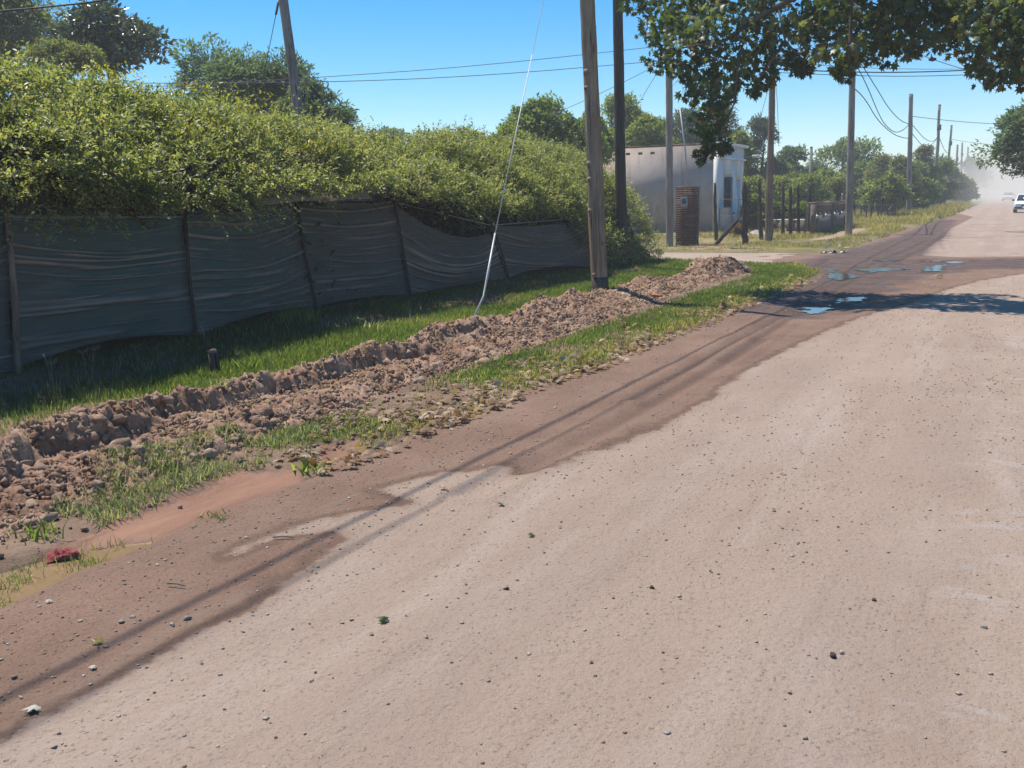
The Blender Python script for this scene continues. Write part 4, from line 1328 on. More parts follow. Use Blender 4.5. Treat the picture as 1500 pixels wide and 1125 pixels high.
    tag(mesh_obj('twig_tangle', Vt, Ft, M['twig'], r), kind='stuff')
    # dense shaded inside of the bushes
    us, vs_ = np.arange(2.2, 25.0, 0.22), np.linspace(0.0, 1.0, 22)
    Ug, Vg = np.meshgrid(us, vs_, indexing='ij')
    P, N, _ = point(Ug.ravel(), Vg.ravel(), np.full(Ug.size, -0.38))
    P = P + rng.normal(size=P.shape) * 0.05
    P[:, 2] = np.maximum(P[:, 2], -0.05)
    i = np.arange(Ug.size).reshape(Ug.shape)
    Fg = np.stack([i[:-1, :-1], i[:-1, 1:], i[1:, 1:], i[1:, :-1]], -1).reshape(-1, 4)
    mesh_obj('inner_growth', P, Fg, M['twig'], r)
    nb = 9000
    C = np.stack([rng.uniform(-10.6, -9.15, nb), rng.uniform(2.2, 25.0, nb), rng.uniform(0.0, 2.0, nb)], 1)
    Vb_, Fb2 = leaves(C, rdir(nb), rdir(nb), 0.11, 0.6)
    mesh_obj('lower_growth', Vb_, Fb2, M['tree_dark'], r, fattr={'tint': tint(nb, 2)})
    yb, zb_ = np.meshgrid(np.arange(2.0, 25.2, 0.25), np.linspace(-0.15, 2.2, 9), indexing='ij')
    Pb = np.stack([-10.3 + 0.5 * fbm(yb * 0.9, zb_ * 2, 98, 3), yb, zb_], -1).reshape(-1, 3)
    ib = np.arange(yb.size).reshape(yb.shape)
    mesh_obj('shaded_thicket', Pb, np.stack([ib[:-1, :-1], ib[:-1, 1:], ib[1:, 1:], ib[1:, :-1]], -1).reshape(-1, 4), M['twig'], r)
    for k, yy in enumerate(np.arange(3.2, 25, 1.15)):
        bx = -9.75 + rng.normal() * 0.1
        MB().tube([(bx, yy, -0.1), (bx + rng.normal() * 0.1, yy + rng.normal() * 0.1, 0.7), (bx + rng.uniform(-0.2, 0.15), yy + rng.normal() * 0.2, 1.6)], [0.045, 0.035, 0.02], 6).build('stem', M['twig'], r)


hedge()

# ------------------------------------------------------------------ shade netting fence
def netting():
    r = empty('netting_fence', (-8.7, 12, 0), 'sagging dark shade netting fence on thin crooked posts below the hedge', 'fence')
    bot = [(-170, 600), (18, 563), (280, 513), (457, 466), (595, 444), (740, 420), (862, 402)]
    topx = [(-200, 360), (0, 318), (262, 318), (425, 291), (570, 295), (715, 330), (868, 318)]
    pb, pt = [], []
    for (bx, by), (tx, ty) in zip(bot, topx):
        g = G(bx, by)
        g[2] = verge_z(g[0], g[1]) - 0.02
        q = atX(tx, ty, g[0] - 0.06)
        pb.append(g)
        pt.append(np.array([g[0] - 0.06, q[1], q[2]]))
    for i, (b, t) in enumerate(zip(pb, pt)):
        f = b + (t - b) * 1.06
        b, f = b + np.array([0.10, 0, 0]), f + np.array([0.10, 0, 0])
        mid = (b + f) / 2 + np.array([0.015, rng.normal() * 0.03, 0])
        MB().tube([b - [0, 0, 0.2], b, mid, f], [0.026, 0.025, 0.022, 0.02] if i != 1 else [0.036, 0.035, 0.031, 0.028], 8, 0.04).build('post', M['pole_red'] if i == 1 else M['post'], r)
    sagb = [0.03, 0.12, 0.09, 0.06, 0.04, 0.12]
    sagt = [0.03, 0.03, 0.02, 0.03, 0.16, 0.08]
    for i in range(6):
        b0_, b1_, t0_, t1_ = pb[i], pb[i + 1], pt[i], pt[i + 1]
        nu, nv = 90, 130
        U, W = np.meshgrid(np.linspace(0, 1, nu), np.linspace(0, 1, nv))
        lo = b0_[None, None] * (1 - U[..., None]) + b1_[None, None] * U[..., None]
        hi = t0_[None, None] * (1 - U[..., None]) + t1_[None, None] * U[..., None]
        hem = sagb[i] * (0.35 + np.sin(U * math.pi) ** 0.8 * 0.9 + 0.25 * fbm(U * 3, U * 0 + i * 7, 5, 3)) + 0.015
        lo = lo + np.stack([0 * U, 0 * U, hem], -1)
        if i == 4: hi = hi - np.stack([0 * U, 0 * U, 0.20 * np.sin(U * math.pi / 1.4)], -1)
        hi = hi - np.stack([0 * U, 0 * U, sagt[i] * np.sin(U * math.pi)], -1)
        P = lo + (hi - lo) * W[..., None]
        span = np.linalg.norm(b1_ - b0_)
        s = U * span
        # long folds hanging between the posts
        droop = np.sin(U * math.pi) * (0.11 + 0.05 * (i % 3 - 1)) * (1 if i < 4 else 3.0)
        zc = W * 1.75 + droop + 0.12 * fbm(s * 0.6, W * 2 + i * 5, 33, 3) + 0.03 * s * (1 if i < 3 else -0.4)
        ridge = np.zeros_like(s)
        q = np.random.default_rng(300 + i)
        for kf in range(46):                     # individual folds running from post to post
            z0, amp_, wd = q.uniform(-0.1, 2.25), q.uniform(0.25, 1.0), q.choice([0.010, 0.014, 0.020, 0.035], p=[0.28, 0.27, 0.27, 0.18])
            zk = z0 + 0.07 * fbm(s * 0.5 + kf * 3.3, s * 0 + i, 200 + kf, 3) + q.normal() * 0.02 * s
            al = sstep(-0.12, 0.16, fbm(s * 0.55 + kf * 5.1, s * 0 + i * 2.0, 240 + kf, 3))
            ridge = np.maximum(ridge, amp_ * al * np.exp(-((zc - zk) / wd) ** 2))
        ridge = np.clip(ridge, 0, 1)
        star = np.exp(-np.minimum(U, 1 - U) * span / 0.25)
        bulge = 0.05 * np.sin(U * math.pi) * np.sin(W * math.pi)
        P[..., 0] += 0.045 + ridge * 0.055 * (1 - 0.5 * star) + bulge + 0.05 * fbm(s * 1.3, W * 3 + i, 39, 3)
        P[..., 2] += 0.02 * fbm(s * 2, W * 0 + i, 37, 2) * (W > 0.98)
        idx = np.arange(nu * nv).reshape(nv, nu)
        Fq = np.stack([idx[:-1, :-1], idx[:-1, 1:], idx[1:, 1:], idx[1:, :-1]], -1).reshape(-1, 4)
        mesh_obj('netting_panel', P.reshape(-1, 3), Fq, M['cloth'], r, smooth=True, pattr={'fold': np.clip(ridge, 0, 1).ravel()})
    # upper scrap of netting thrown back over the hedge front
    nu, nv = 60, 20
    U, W = np.meshgrid(np.linspace(0, 1, nu), np.linspace(0, 1, nv))
    y = 6.4 + U * 6.5
    x = -8.70 - 0.05 * (1 - W) - 0.25 * W + 0.08 * fbm(y * 1.2, W * 2, 44, 3)
    zt = np.interp(y, [6, 7.2, 8.8, 10, 11.2, 13], [1.62, 1.62, 1.58, 1.70, 1.78, 1.76])
    z = zt - 0.03 + W * (0.26 + 0.12 * fbm(y * 0.8, y * 0, 45, 3)) + 0.05 * fbm(y * 2, W * 3, 46, 3)
    idx = np.arange(nu * nv).reshape(nv, nu)
    Fq = np.stack([idx[:-1, :-1], idx[:-1, 1:], idx[1:, 1:], idx[1:, :-1]], -1).reshape(-1, 4)
    mesh_obj('netting_flap', np.stack([x, y, z], -1).reshape(-1, 3), Fq, M['cloth'], r, smooth=True, pattr={'fold': np.clip(fbm(U * 3, W * 6, 47, 3) * 2 + 0.3, 0, 1).ravel()})
    MB().tube([p + np.array([0.05, 0, 0.0]) for p in pt], 0.008, 5).build('top_wire', M['steel'], r)


netting()

# ------------------------------------------------------------------ trees
def crown_leaves(lobes, n, size, aspect=0.5, droop=0.0, inner=0.25, rough=0.48, up_bias=1.1):
    lobes = np.asarray(lobes, float)       # x,y,z,rx,ry,rz
    area = lobes[:, 3] * lobes[:, 5]
    cnt = rng.multinomial(n, area / area.sum())
    Cs, Ds, Ts, Us = [], [], [], []
    for i, (lb, c) in enumerate(zip(lobes, cnt)):
        d = rdir(c)
        d[:, 2] = np.where(d[:, 2] < -0.35, -d[:, 2], d[:, 2])
        lump = vnoise(d[:, 0] * 2.6 + i * 3.1, d[:, 2] * 2.6 + d[:, 1] * 2.1, i + 3) * 2 + vnoise(d[:, 0] * 6 + i, d[:, 2] * 6 + d[:, 1] * 5, i + 9)
        rad = (0.94 + rough * lump + rng.normal(0, 0.06, c))
        deep = rng.random(c) < inner
        rad = np.where(deep, rad * rng.uniform(0.35, 0.9, c), rad)
        hole = (vnoise(d[:, 0] * 4.2 + i * 7, d[:, 2] * 4.2 + d[:, 1] * 3, i + 21) < -0.24) & (rng.random(c) < 0.75)
        C = lb[:3] + d * lb[3:6] * rad[:, None]
        ok = ~hole
        Cs.append(C[ok])
        dd = norm(d + rng.normal(size=(c, 3)) * 0.7 + np.array([0, 0, -droop]))
        Ds.append(dd[ok])
        Us.append(norm(d + np.array([0, 0, up_bias]))[ok])
        Ts.append((0.45 + 0.30 * lump - 0.12 * deep)[ok])  # deep leaves tinted darker, inner crown shade put into the colour
    C, D, U, T = map(np.concatenate, (Cs, Ds, Us, Ts))
    Vl, Fl = leaves(C, D, U, size, aspect, 0.4)
    return Vl, Fl, tint(len(C), 2, T), len(C)


def tree(px, top, half, bottom, depth, mat, label, n=9000, leaf_px=4.0, lobes=8, aspect=0.55, droop=0.0, cat='tree', name='tree', inner=0.25,
         shape='round', trunk=True, rough=0.48, group=None, dryf=0.0, ydep=0.8, extra=None, flat=False):
    c = atY(px, (top + bottom) / 2, depth)
    mpp = depth / (FW[1] * F_PX) * 1.0
    mpp = np.linalg.norm(c - EYE) / F_PX
    zt, zb = atY(px, top, depth)[2], max(0.05, atY(px, bottom, depth)[2])
    hw = half * mpp
    h = zt - zb
    r = empty(name, (c[0], c[1], 0), label, cat, group)
    L = []
    lobes = int(lobes * 1.7)
    for k in range(lobes):
        a = rng.uniform(0, 2 * math.pi)
        t = (k + 0.5) / lobes
        if shape == 'round': env = math.sqrt(max(0.08, 1 - (2 * t - 1) ** 2)) * (1.0 if t > 0.3 else 0.9)
        elif shape == 'pine': env = 1.05 - t * 0.9
        elif shape == 'vase': env = 0.35 + 0.65 * t
        else: env = 1.0
        s = rng.uniform(0.20, 0.42) * min(hw, h * 0.9)
        s = max(s, 0.18 * max(hw, h * 0.5))
        rr = max(0.0, hw * env - s) * (0.55 + 0.45 * rng.random())
        zc = zb + s * 0.75 + (h - 1.6 * s) * t
        L.append((c[0] + math.cos(a) * rr, c[1] + math.sin(a) * rr * ydep, zc, s * rng.uniform(1.0, 1.35), s * rng.uniform(1.0, 1.3), s * rng.uniform(0.75, 1.0) * (0.62 if flat else 1.0)))
    for sgn in (-1, 1):                    # reach the measured width
        s = 0.34 * min(hw, h)
        L.append((c[0] + sgn * (hw - s), c[1], zb + h * rng.uniform(0.3, 0.5), s * 1.1, s * 1.1, s * 0.9))
    s = 0.36 * min(hw, h)
    L.append((c[0] + rng.normal() * 0.1 * hw, c[1], zt - s * 0.85, s * 1.2, s * 1.2, s * 0.9))
    for e in extra or []:
        ec = atY(e[0], e[1], depth)
        er = e[2] * mpp
        L.append((ec[0], ec[1], ec[2], er, er, er * 0.85))
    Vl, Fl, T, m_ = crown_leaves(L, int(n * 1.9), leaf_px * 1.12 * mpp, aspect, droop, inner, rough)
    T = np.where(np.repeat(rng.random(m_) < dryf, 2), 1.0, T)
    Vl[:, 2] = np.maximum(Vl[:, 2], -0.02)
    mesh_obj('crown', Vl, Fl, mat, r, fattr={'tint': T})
    if trunk:
        tr = max(0.06, 0.028 * (h + zb))
        zs = np.array([-0.2, 0.3, zb + 0.15 * h, zb + 0.45 * h, zb + 0.7 * h])
        P = np.stack([c[0] + np.cumsum(rng.normal(size=5)) * tr * 0.6, c[1] + np.cumsum(rng.normal(size=5)) * tr * 0.4, zs], 1)
        MB().tube(P, np.array([1.25, 1.0, 0.8, 0.5, 0.2]) * tr, 9, 0.04).build('trunk', M['bark'], r, smooth=True)
        for lb in L[:5]:
            a0 = P[2] + (P[3] - P[2]) * rng.random()
            MB().tube([a0, (a0 + np.array(lb[:3])) / 2 + np.array([0, 0, -0.05 * h]), np.array(lb[:3])], np.array([0.45, 0.3, 0.1]) * tr, 6, 0.04).build('limb', M['bark'], r, smooth=True)
    return r


tree(-25, -80, 92, 150, 26, M['tree_olive'], 'tall dark greyish tree at the very left edge of the photo', 15000, 6, 14, 0.35, 0.4, inner=0.4)
tree(152, 6, 92, 122, 24, M['magnolia'], 'dark broad leaved tree with glossy leaves, crown against the sky at upper left', 3600, 8, 9, 0.48, 0.2, inner=0.15, rough=0.3, dryf=0.04)
tree(90, 62, 62, 120, 21, M['tree_olive'], 'low greyish green tree in front of the glossy dark tree', 6500, 4, 8, 0.35, 0.5)
tree(362, 84, 112, 190, 30, M['tree_blue'], 'feathery blue green tree with layered crown left of the leaning pole', 15000, 6.5, 15, 0.32, 0.5, flat=True, extra=[(300, 105, 38), (420, 115, 34)])
tree(455, 118, 52, 215, 29, M['tree_blue'], 'drooping blue green tree right behind the leaning pole', 8000, 6.5, 10, 0.32, 0.6, flat=True, extra=[(490, 180, 25)])
tree(568, 190, 36, 222, 70, M['tree_mid'], 'small distant treetop peeking above the middle of the hedge', 2200, 4, 6)
tree(690, 200, 36, 250, 24, M['tree_mid'], 'loose green shrub rising above the hedge right of the sky gap', 1800, 6, 6, 0.5, 0.0)
tree(795, 146, 66, 245, 36, M['tree_mid'], 'round bright green tree between the hedge and the near pole', 11000, 5, 11, 0.5, 0.1)
tree(850, 178, 40, 250, 38, M['tree_mid'], 'lower green tree just behind the near brown pole', 4000, 5, 7, 0.5, 0.1)
tree(905, 140, 50, 240, 52, M['tree_light'], 'light green feathery tree between the near pole and the dark pole', 6500, 5, 9, 0.34, 0.5)
tree(945, 172, 38, 235, 50, M['tree_light'], 'yellow green feathery tree behind the flat roofed house', 5000, 5, 8, 0.34, 0.5)
tree(1005, 160, 46, 235, 62, M['tree_dark'], 'dark rounded pine partly behind the hanging plane branch', 5000, 4, 9, 0.3, 0.0)
tree(1052, 152, 42, 260, 66, M['tree_dark'], 'tall dark pine right of the hanging plane branch', 6500, 4, 10, 0.3)
tree(1083, 195, 20, 262, 58, M['tree_light'], 'small light green tree right above the house lamp', 1600, 5, 6)
tree(1112, 172, 36, 300, 68, M['tree_dark'], 'dark pine behind the reddish brown pole', 6500, 4, 10, 0.32)
tree(1158, 216, 40, 300, 80, M['tree_blue'], 'bluish broad tree right of the reddish brown pole', 5500, 4, 9)
tree(1238, 206, 48, 300, 95, M['tree_mid'], 'broad distant tree with a spiky top left of the tall grey pole', 6000, 3.6, 10, extra=[(1237, 212, 9), (1268, 226, 20), (1205, 236, 18)])
tree(1292, 228, 30, 312, 84, M['tree_olive'], 'olive green tree just right of the tall grey pole', 5000, 3.6, 8, 0.3, 0.5)
tree(1318, 230, 28, 312, 76, M['tree_olive'], 'drooping olive tree left of the cable pole', 4800, 3.8, 8, 0.28, 0.7)
tree(1352, 214, 24, 306, 92, M['tree_olive'], 'taller feathery willow like tree right of the cable pole', 4600, 3.6, 8, 0.28, 0.7)
tree(1378, 236, 20, 302, 105, M['tree_mid'], 'dark bushy tree between the leaning far poles', 3600, 3.2, 7, 0.4, 0.3)
tree(1396, 246, 16, 298, 122, M['tree_olive'], 'hazy olive tree at the foot of the thin far poles', 2400, 3.2, 6, 0.4, 0.3)
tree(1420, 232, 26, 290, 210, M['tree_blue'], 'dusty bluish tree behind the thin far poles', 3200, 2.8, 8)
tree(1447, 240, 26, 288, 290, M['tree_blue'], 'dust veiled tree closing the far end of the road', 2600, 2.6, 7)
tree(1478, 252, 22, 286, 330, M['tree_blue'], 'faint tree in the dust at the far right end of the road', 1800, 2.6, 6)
tree(1350, 262, 20, 310, 82, M['tree_mid'], 'low dark bush at the foot of the cable pole row', 2200, 3.6, 6, trunk=False, cat='bush', name='bush')
tree(1276, 268, 24, 318, 72, M['tree_mid'], 'dark bush behind the thin stake fence', 2600, 3.8, 6, trunk=False, cat='bush', name='bush')
for px, tp, hw, bt, dep, mt, lb in ((1100, 262, 30, 318, 60, 'tree_light', 'yellow green shrub right behind the house front'), (1140, 262, 32, 316, 64, 'tree_light', 'yellow green shrub behind the reddish brown pole'),
                                    (1185, 258, 32, 312, 62, 'tree_light', 'pale green shrub below the very thin pale pole'), (1222, 262, 28, 306, 66, 'tree_olive', 'olive shrub above the concrete garden fence')):
    tree(px, tp, hw, bt, dep, M[mt], lb, 3000, 4, 7, 0.5, 0.1, cat='shrub', name='shrub', trunk=False)
tree(1104, 288, 15, 326, 47, M['tree_light'], 'bright green bush just right of the house front', 2200, 5, 6, 0.4, 0.2, cat='bush', name='bush', trunk=False)
for px, hw, lb in ((1140, 18, 'dark garden bush left half of the clipped row behind the low wall'), (1172, 20, 'dark garden bush right half of the clipped row behind the low wall')):
    tree(px, 299, hw, 330, 50, M['tree_mid'], lb, 2200, 3.6, 6, 0.5, cat='bush', name='bush', trunk=False)
tree(1082, 331, 11, 345, 41, M['rust_bush'], 'low clump of dry rusty twigs beside the leaning brace', 700, 6, 4, 0.12, 0.0, cat='bush', name='bush', trunk=False)
for px, tp, hw, bt, dep, mt, lb in ((745, 186, 34, 250, 33, 'tree_light', 'pale green tree between the sky gap and the round green tree'),
                                    (832, 184, 36, 250, 44, 'tree_mid', 'green tree filling the gap left of the near brown pole'),
                                    (880, 186, 34, 250, 46, 'tree_mid', 'green tree between the near brown pole and the dark pole'),
                                    (928, 186, 36, 250, 57, 'tree_olive', 'olive tree seen over the grey house roof'),
                                    (972, 190, 34, 250, 64, 'tree_light', 'yellowish tree behind the smooth grey brown pole'),
                                    (1085, 218, 36, 300, 74, 'tree_mid', 'green tree behind the white front of the house'),
                                    (1135, 238, 34, 305, 74, 'tree_mid', 'green tree low behind the reddish brown pole'),
                                    (1195, 240, 36, 305, 88, 'tree_blue', 'bluish tree around the very thin pale pole'),
                                    (1262, 238, 34, 310, 88, 'tree_mid', 'green tree right behind the tall grey pole'),
                                    (1335, 250, 34, 312, 100, 'tree_olive', 'olive tree behind the cable pole'),
                                    (868, 164, 32, 250, 42, 'tree_light', 'pale green tree directly behind the near brown pole'),
                                    (962, 176, 32, 250, 60, 'tree_mid', 'green tree between the dark pole and the smooth grey brown pole'),
                                    (1165, 256, 32, 312, 70, 'tree_olive', 'olive bushy tree low in the tree line left of the thin pale pole'),
                                    (1212, 250, 30, 312, 76, 'tree_light', 'pale bushy tree low in the tree line left of the tall grey pole'),
                                    (1300, 258, 28, 316, 70, 'tree_light', 'pale bushy tree low behind the thin stake fence'),
                                    (1345, 240, 26, 312, 90, 'tree_mid', 'green bushy tree touching the cable pole'),
                                    (1405, 262, 20, 300, 135, 'tree_olive', 'dusty olive tree low under the far poles'),
                                    (1375, 232, 30, 305, 128, 'tree_blue', 'hazy tree behind the second grey pole')):
    tree(px, tp, hw, bt, dep, M[mt], lb, 3600, 4.4, 8, 0.42, 0.3)
# roadside tree on the right
tree(1558, 128, 88, 280, 46, M['tree_blue'], 'leafy roadside tree on the right side of the road', 17000, 6, 14, 0.36, 0.2, inner=0.3, extra=[(1488, 215, 24), (1500, 248, 22), (1486, 185, 16)])

# ------------------------------------------------------------------ plane tree whose branches overhang the road
def plane_tree():
    tx, ty = 6.6, 17.2
    r = empty('plane_tree', (tx, ty, 0), 'plane tree whose leafy branches hang over the road at top right', 'tree')
    MB().tube([(tx, ty, -0.2), (tx, ty, 0.4), (tx - 0.1, ty, 2.2), (tx - 0.35, ty + 0.05, 4.2), (tx - 0.5, ty, 6.5)], [0.36, 0.28, 0.24, 0.19, 0.10], 12, 0.03).build('trunk', M['bark'], r, smooth=True)

    def cl(px, py, rad, y): return (*atY(px, py, y), rad * y / F_PX * 1.12)
    cls = []
    for px, py, rad in ((962, 40, 26), (975, 78, 28), (1000, 25, 34), (1010, 70, 30), (1000, 105, 16), (1040, 40, 38), (1045, 95, 30), (1028, 125, 22), (1050, 140, 26),
                        (1040, 170, 26), (1045, 200, 24), (1030, 222, 13), (1060, 215, 12), (1010, 138, 14), (1085, 60, 34), (1085, 105, 22), (1075, 130, 10), (1120, 30, 34), (1118, 80, 24), (1118, 118, 12),
                        (1108, 128, 9), (1133, 108, 9), (1150, 50, 32), (1165, 85, 20), (1180, 98, 9), (1200, 40, 30), (1205, 75, 16), (1240, 30, 32), (1245, 75, 24), (1238, 98, 16), (1228, 104, 8),
                        (1280, 35, 34), (1290, 70, 20), (1262, 80, 14), (1320, 30, 32), (1318, 68, 18), (1340, 70, 12), (1360, 25, 36), (1365, 55, 20), (1395, 50, 24), (1400, 15, 34), (1440, 30, 36), (1432, 72, 22),
                        (1440, 100, 20), (1452, 112, 12), (1475, 60, 36), (1478, 105, 18), (1500, 30, 36), (1505, 80, 30), (1500, 112, 12), (1540, 50, 40), (1560, 90, 30)):
        cls.append(cl(px, py, rad, rng.uniform(16.2, 18.4)))
    for px in np.arange(965, 1700, 52):                                  # canopy above the picture
        for py in np.arange(-105, 0, 52):
            if py < -120 and px < 1060: continue
            cls.append(cl(px + rng.normal() * 15, py + rng.normal() * 12, rng.uniform(34, 46), rng.uniform(16.3, 18.6)))
    for _ in range(46):                                                   # crown around the trunk, outside the frame
        a = rdir(1)[0]
        cls.append((tx + a[0] * 3.2, ty + 0.2 + a[1] * 2.0, 6.2 + a[2] * 2.2, rng.uniform(0.5, 0.8)))
    cls = np.array(cls)
    Cs, Ts = [], []
    for c in cls:
        k = int(30 + 600 * c[3] ** 2)
        d = rdir(k)
        q = c[:3] + d * c[3] * (rng.random(k) ** 0.42)[:, None] * np.array([1.0, 1.15, 1.0])
        Cs.append(q)
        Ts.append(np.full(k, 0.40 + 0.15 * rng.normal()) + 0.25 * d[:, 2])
    C, T = np.concatenate(Cs), np.concatenate(Ts)
    n = len(C)
    X, Y, Z = frames(rng.normal(size=(n, 3)) * 0.7 + np.array([0, 0, -0.55]), rng.normal(size=(n, 3)) * 0.8 + np.array([-0.1, 0, 0.7]))
    S = rng.uniform(0.075, 0.15, n)
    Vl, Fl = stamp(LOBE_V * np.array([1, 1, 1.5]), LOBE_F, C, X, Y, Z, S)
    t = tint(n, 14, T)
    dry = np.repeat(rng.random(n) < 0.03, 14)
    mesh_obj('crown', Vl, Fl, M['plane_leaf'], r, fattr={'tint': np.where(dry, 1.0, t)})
    # limbs and twigs
    limbs = [[(tx - 0.3, ty, 3.6), (3.4, 17.0, 5.0), (0.5, 16.8, 5.4), (-2.0, 16.5, 5.2), atY(1120, 20, 16.4), atY(1060, 60, 16.2), atY(1000, 70, 16.0)],
             [(tx - 0.35, ty, 4.2), (4.0, 16.2, 5.6), (1.5, 16.0, 5.6), atY(1250, -40, 16.2), atY(1245, 60, 16.0), atY(1242, 95, 16.0)],
             [(tx - 0.3, ty, 3.9), (4.2, 17.8, 4.8), (2.2, 17.6, 4.6), atY(1440, 20, 17.4), atY(1400, 48, 17.2), atY(1330, 60, 17.0)],
             [atY(1140, 10, 16.4), atY(1150, 60, 16.2), atY(1180, 92, 16.2)], [atY(1095, 35, 16.3), atY(1080, 100, 16.1), atY(1076, 150, 16.0), atY(1052, 205, 15.9)],
             [atY(1440, 20, 17.4), atY(1462, 70, 17.2), atY(1478, 112, 17.0)], [atY(1150, 60, 16.2), atY(1110, 118, 16.0)]]
    for i, l in enumerate(limbs):
        l = np.array([np.array(p) for p in l])
        r0 = 0.10 if i < 3 else 0.018
        MB().tube(l, np.linspace(r0, 0.012, len(l)), 8, 0.04).build('limb', M['bark'], r, smooth=True)
    sel = rng.choice(len(cls), 90)
    TV = np.array([(-0.5, 0, 0), (0.5, 0, 0), (0, 0, 0.8), (0, 1, 0)], float)
    TF = np.array([(0, 1, 3), (1, 2, 3), (2, 0, 3)])
    k = 900
    sel = rng.choice(len(cls), k)
    C = cls[sel, :3] + rng.normal(size=(k, 3)) * cls[sel, 3:4] * 0.4
    D = norm(rng.normal(size=(k, 3)) + [0, 0, -0.5])
    X, Y, Z = frames(D, rdir(k))
    Vt, Ft = stamp(TV, TF, C, X, Y, Z, np.stack([np.full(k, 0.010), rng.uniform(0.1, 0.28, k), np.full(k, 0.010)], 1))
    tag(mesh_obj('twig_tangle', Vt, Ft, M['bark'], r), kind='stuff')


plane_tree()

# ------------------------------------------------------------------ grass
BLADE_V = np.array([(-0.5, 0, 0), (0.5, 0, 0), (-0.38, 0.10, 0.5), (0.38, 0.10, 0.5), (0, 0.42, 1.0)])
BLADE_F = np.array([(0, 1, 3), (0, 3, 2), (2, 3, 4)])


def blades(x, y, z, h, w, lean=0.6):
    n = len(x)
    a = rng.uniform(0, 2 * math.pi, n)
    X = np.stack([np.cos(a), np.sin(a), np.zeros(n)], 1)
    Y = np.stack([-np.sin(a), np.cos(a), np.zeros(n)], 1)
    Z = np.tile([0, 0, 1.0], (n, 1)) + rng.normal(size=(n, 3)) * 0.22 * np.array([1, 1, 0])
    ln = rng.uniform(0.2, 1.0, n) * lean / 0.42
    S = np.stack([w * np.ones(n), h * ln, h * np.ones(n)], 1)
    return stamp(BLADE_V, BLADE_F, np.stack([x, y, z], 1), X, Y, Z, S)


def scatter(n, x0, x1, y0, y1, ypow=1.6):
    y = y0 + (y1 - y0) * rng.random(n) ** ypow
    return rng.uniform(x0, x1, n), y


x, y = scatter(420000, -8.9, -3.6, 1.8, 25.2, 1.3)
g = grass_amount(x, y)
mt, mi = mound_z(x, y)[0], mound_z(x, y)[2]
on_mound = (mt > verge_z(x, y) + 0.03)
ok = (rng.random(len(x)) < g ** 1.3) & ~on_mound
x, y, g = x[ok], y[ok], g[ok]
x, y, g = x[:175000], y[:175000], g[:175000]
h = (0.055 + 0.075 * rng.random(len(x))) * (0.8 + 0.9 * np.clip(fbm(x * 1.4, y * 0.9, 101, 3) + 0.2, 0, 1)) * (0.7 + 0.5 * sstep(-6.2, -7.2, x)) 
h = h * (1 - 0.22 * sstep(-5.9, -6.2, x))
h = h * (1 - 0.45 * sstep(-5.2, -4.9, x) * sstep(8.0, 6.0, y)) * (1 + 0.25 * sstep(21.5, 22.5, y)) * (1 - 0.3 * sstep(10, 16, y))
w = 0.005 + 0.0004 * y
V, Fb_ = blades(x, y, verge_z(x, y) - 0.005, h, w)
edge = sstep(-0.75, -0.08, x - edge_x(y) + 0.4 * fbm(x * 1.5, y * 1.0, 119, 3))
T = 0.42 + 0.5 * fbm(x * 1.1, y * 0.8, 103, 3) + 0.15 * rng.normal(size=len(x))
T = T - 0.40 * sstep(-7.3, -7.7, x)  # blades beside the fence tinted darker, hedge shade put into their colour
T = np.where(rng.random(len(x)) < 0.05 + 0.40 * edge + 0.35 * sstep(0.15, 0.3, fbm(x * 0.8, y * 0.6, 107, 3)), 1.0, np.clip(T, 0, 0.9))
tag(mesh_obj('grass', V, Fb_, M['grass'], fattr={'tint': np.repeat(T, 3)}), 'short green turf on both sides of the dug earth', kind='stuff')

x, y = scatter(60000, -4.95, -3.85, 2.0, 6.4, 1.0)                      # greyish trampled tufts at the lower left
f = fbm(x * 2.2, y * 1.6, 111, 4)
ok = (f > 0.10) & (poly_sdf(x, y, MUDDY_CH) > 0.0) & (poly_sdf(x, y, MUDDY_CH2) > 0.0) & (x < edge_x(y) - 0.02)
x, y = x[ok][:5200], y[ok][:5200]
zz = np.maximum(verge_z(x, y), mound_z(x, y)[0])
V, Fb_ = blades(x, y, zz - 0.005, rng.uniform(0.03, 0.085, len(x)), 0.0065, 1.1)
tag(mesh_obj('trampled_grass', V, Fb_, M['greyish_grass'], fattr={'tint': np.clip(rng.normal(0.5, 0.25, len(x)), 0, 1).repeat(3)}), 'greyish trampled grass tufts between the earth bank and the mud', kind='stuff')

x, y = scatter(92000, -15.5, -3.2, 29.4, 120, 1.9)                      # dry verge beyond the side road
ok = (x < edge_x(y) - 0.05) & (fbm(x * 0.6, y * 0.35, 113, 4) > -0.02 - 0.12 * sstep(40, 60, y)) & (line_dist(x, y, PATH) > 0.45 * rng.random(len(x)) + 0.2) & ((y > 30.6) | (rng.random(len(x)) < 0.5))
ok &= ~((x < -8.3) & (y < 46) & (rng.random(len(x)) < 0.6))
x, y = x[ok], y[ok]
h = (0.10 + 0.12 * rng.random(len(x))) * (0.6 + 1.6 * np.clip(fbm(x * 0.5, y * 0.3, 115, 3) + 0.25, 0, 1)) * (1 + 1.6 * sstep(55, 75, y)) * (0.6 + 0.4 * sstep(34, 44, y))
V, Fb_ = blades(x, y, far_z(x, y) - 0.01, h, 0.012 + 0.0007 * (y - 30), 0.8)
T = np.clip(0.48 + 0.7 * fbm(x * 0.7, y * 0.4, 117, 3) + 0.18 * rng.normal(size=len(x)), 0, 1)
tag(mesh_obj('dry_verge_grass', V, Fb_, M['dry_grass'], fattr={'tint': np.repeat(T, 3)}), 'dry yellowish green grass on the far verge', kind='stuff')

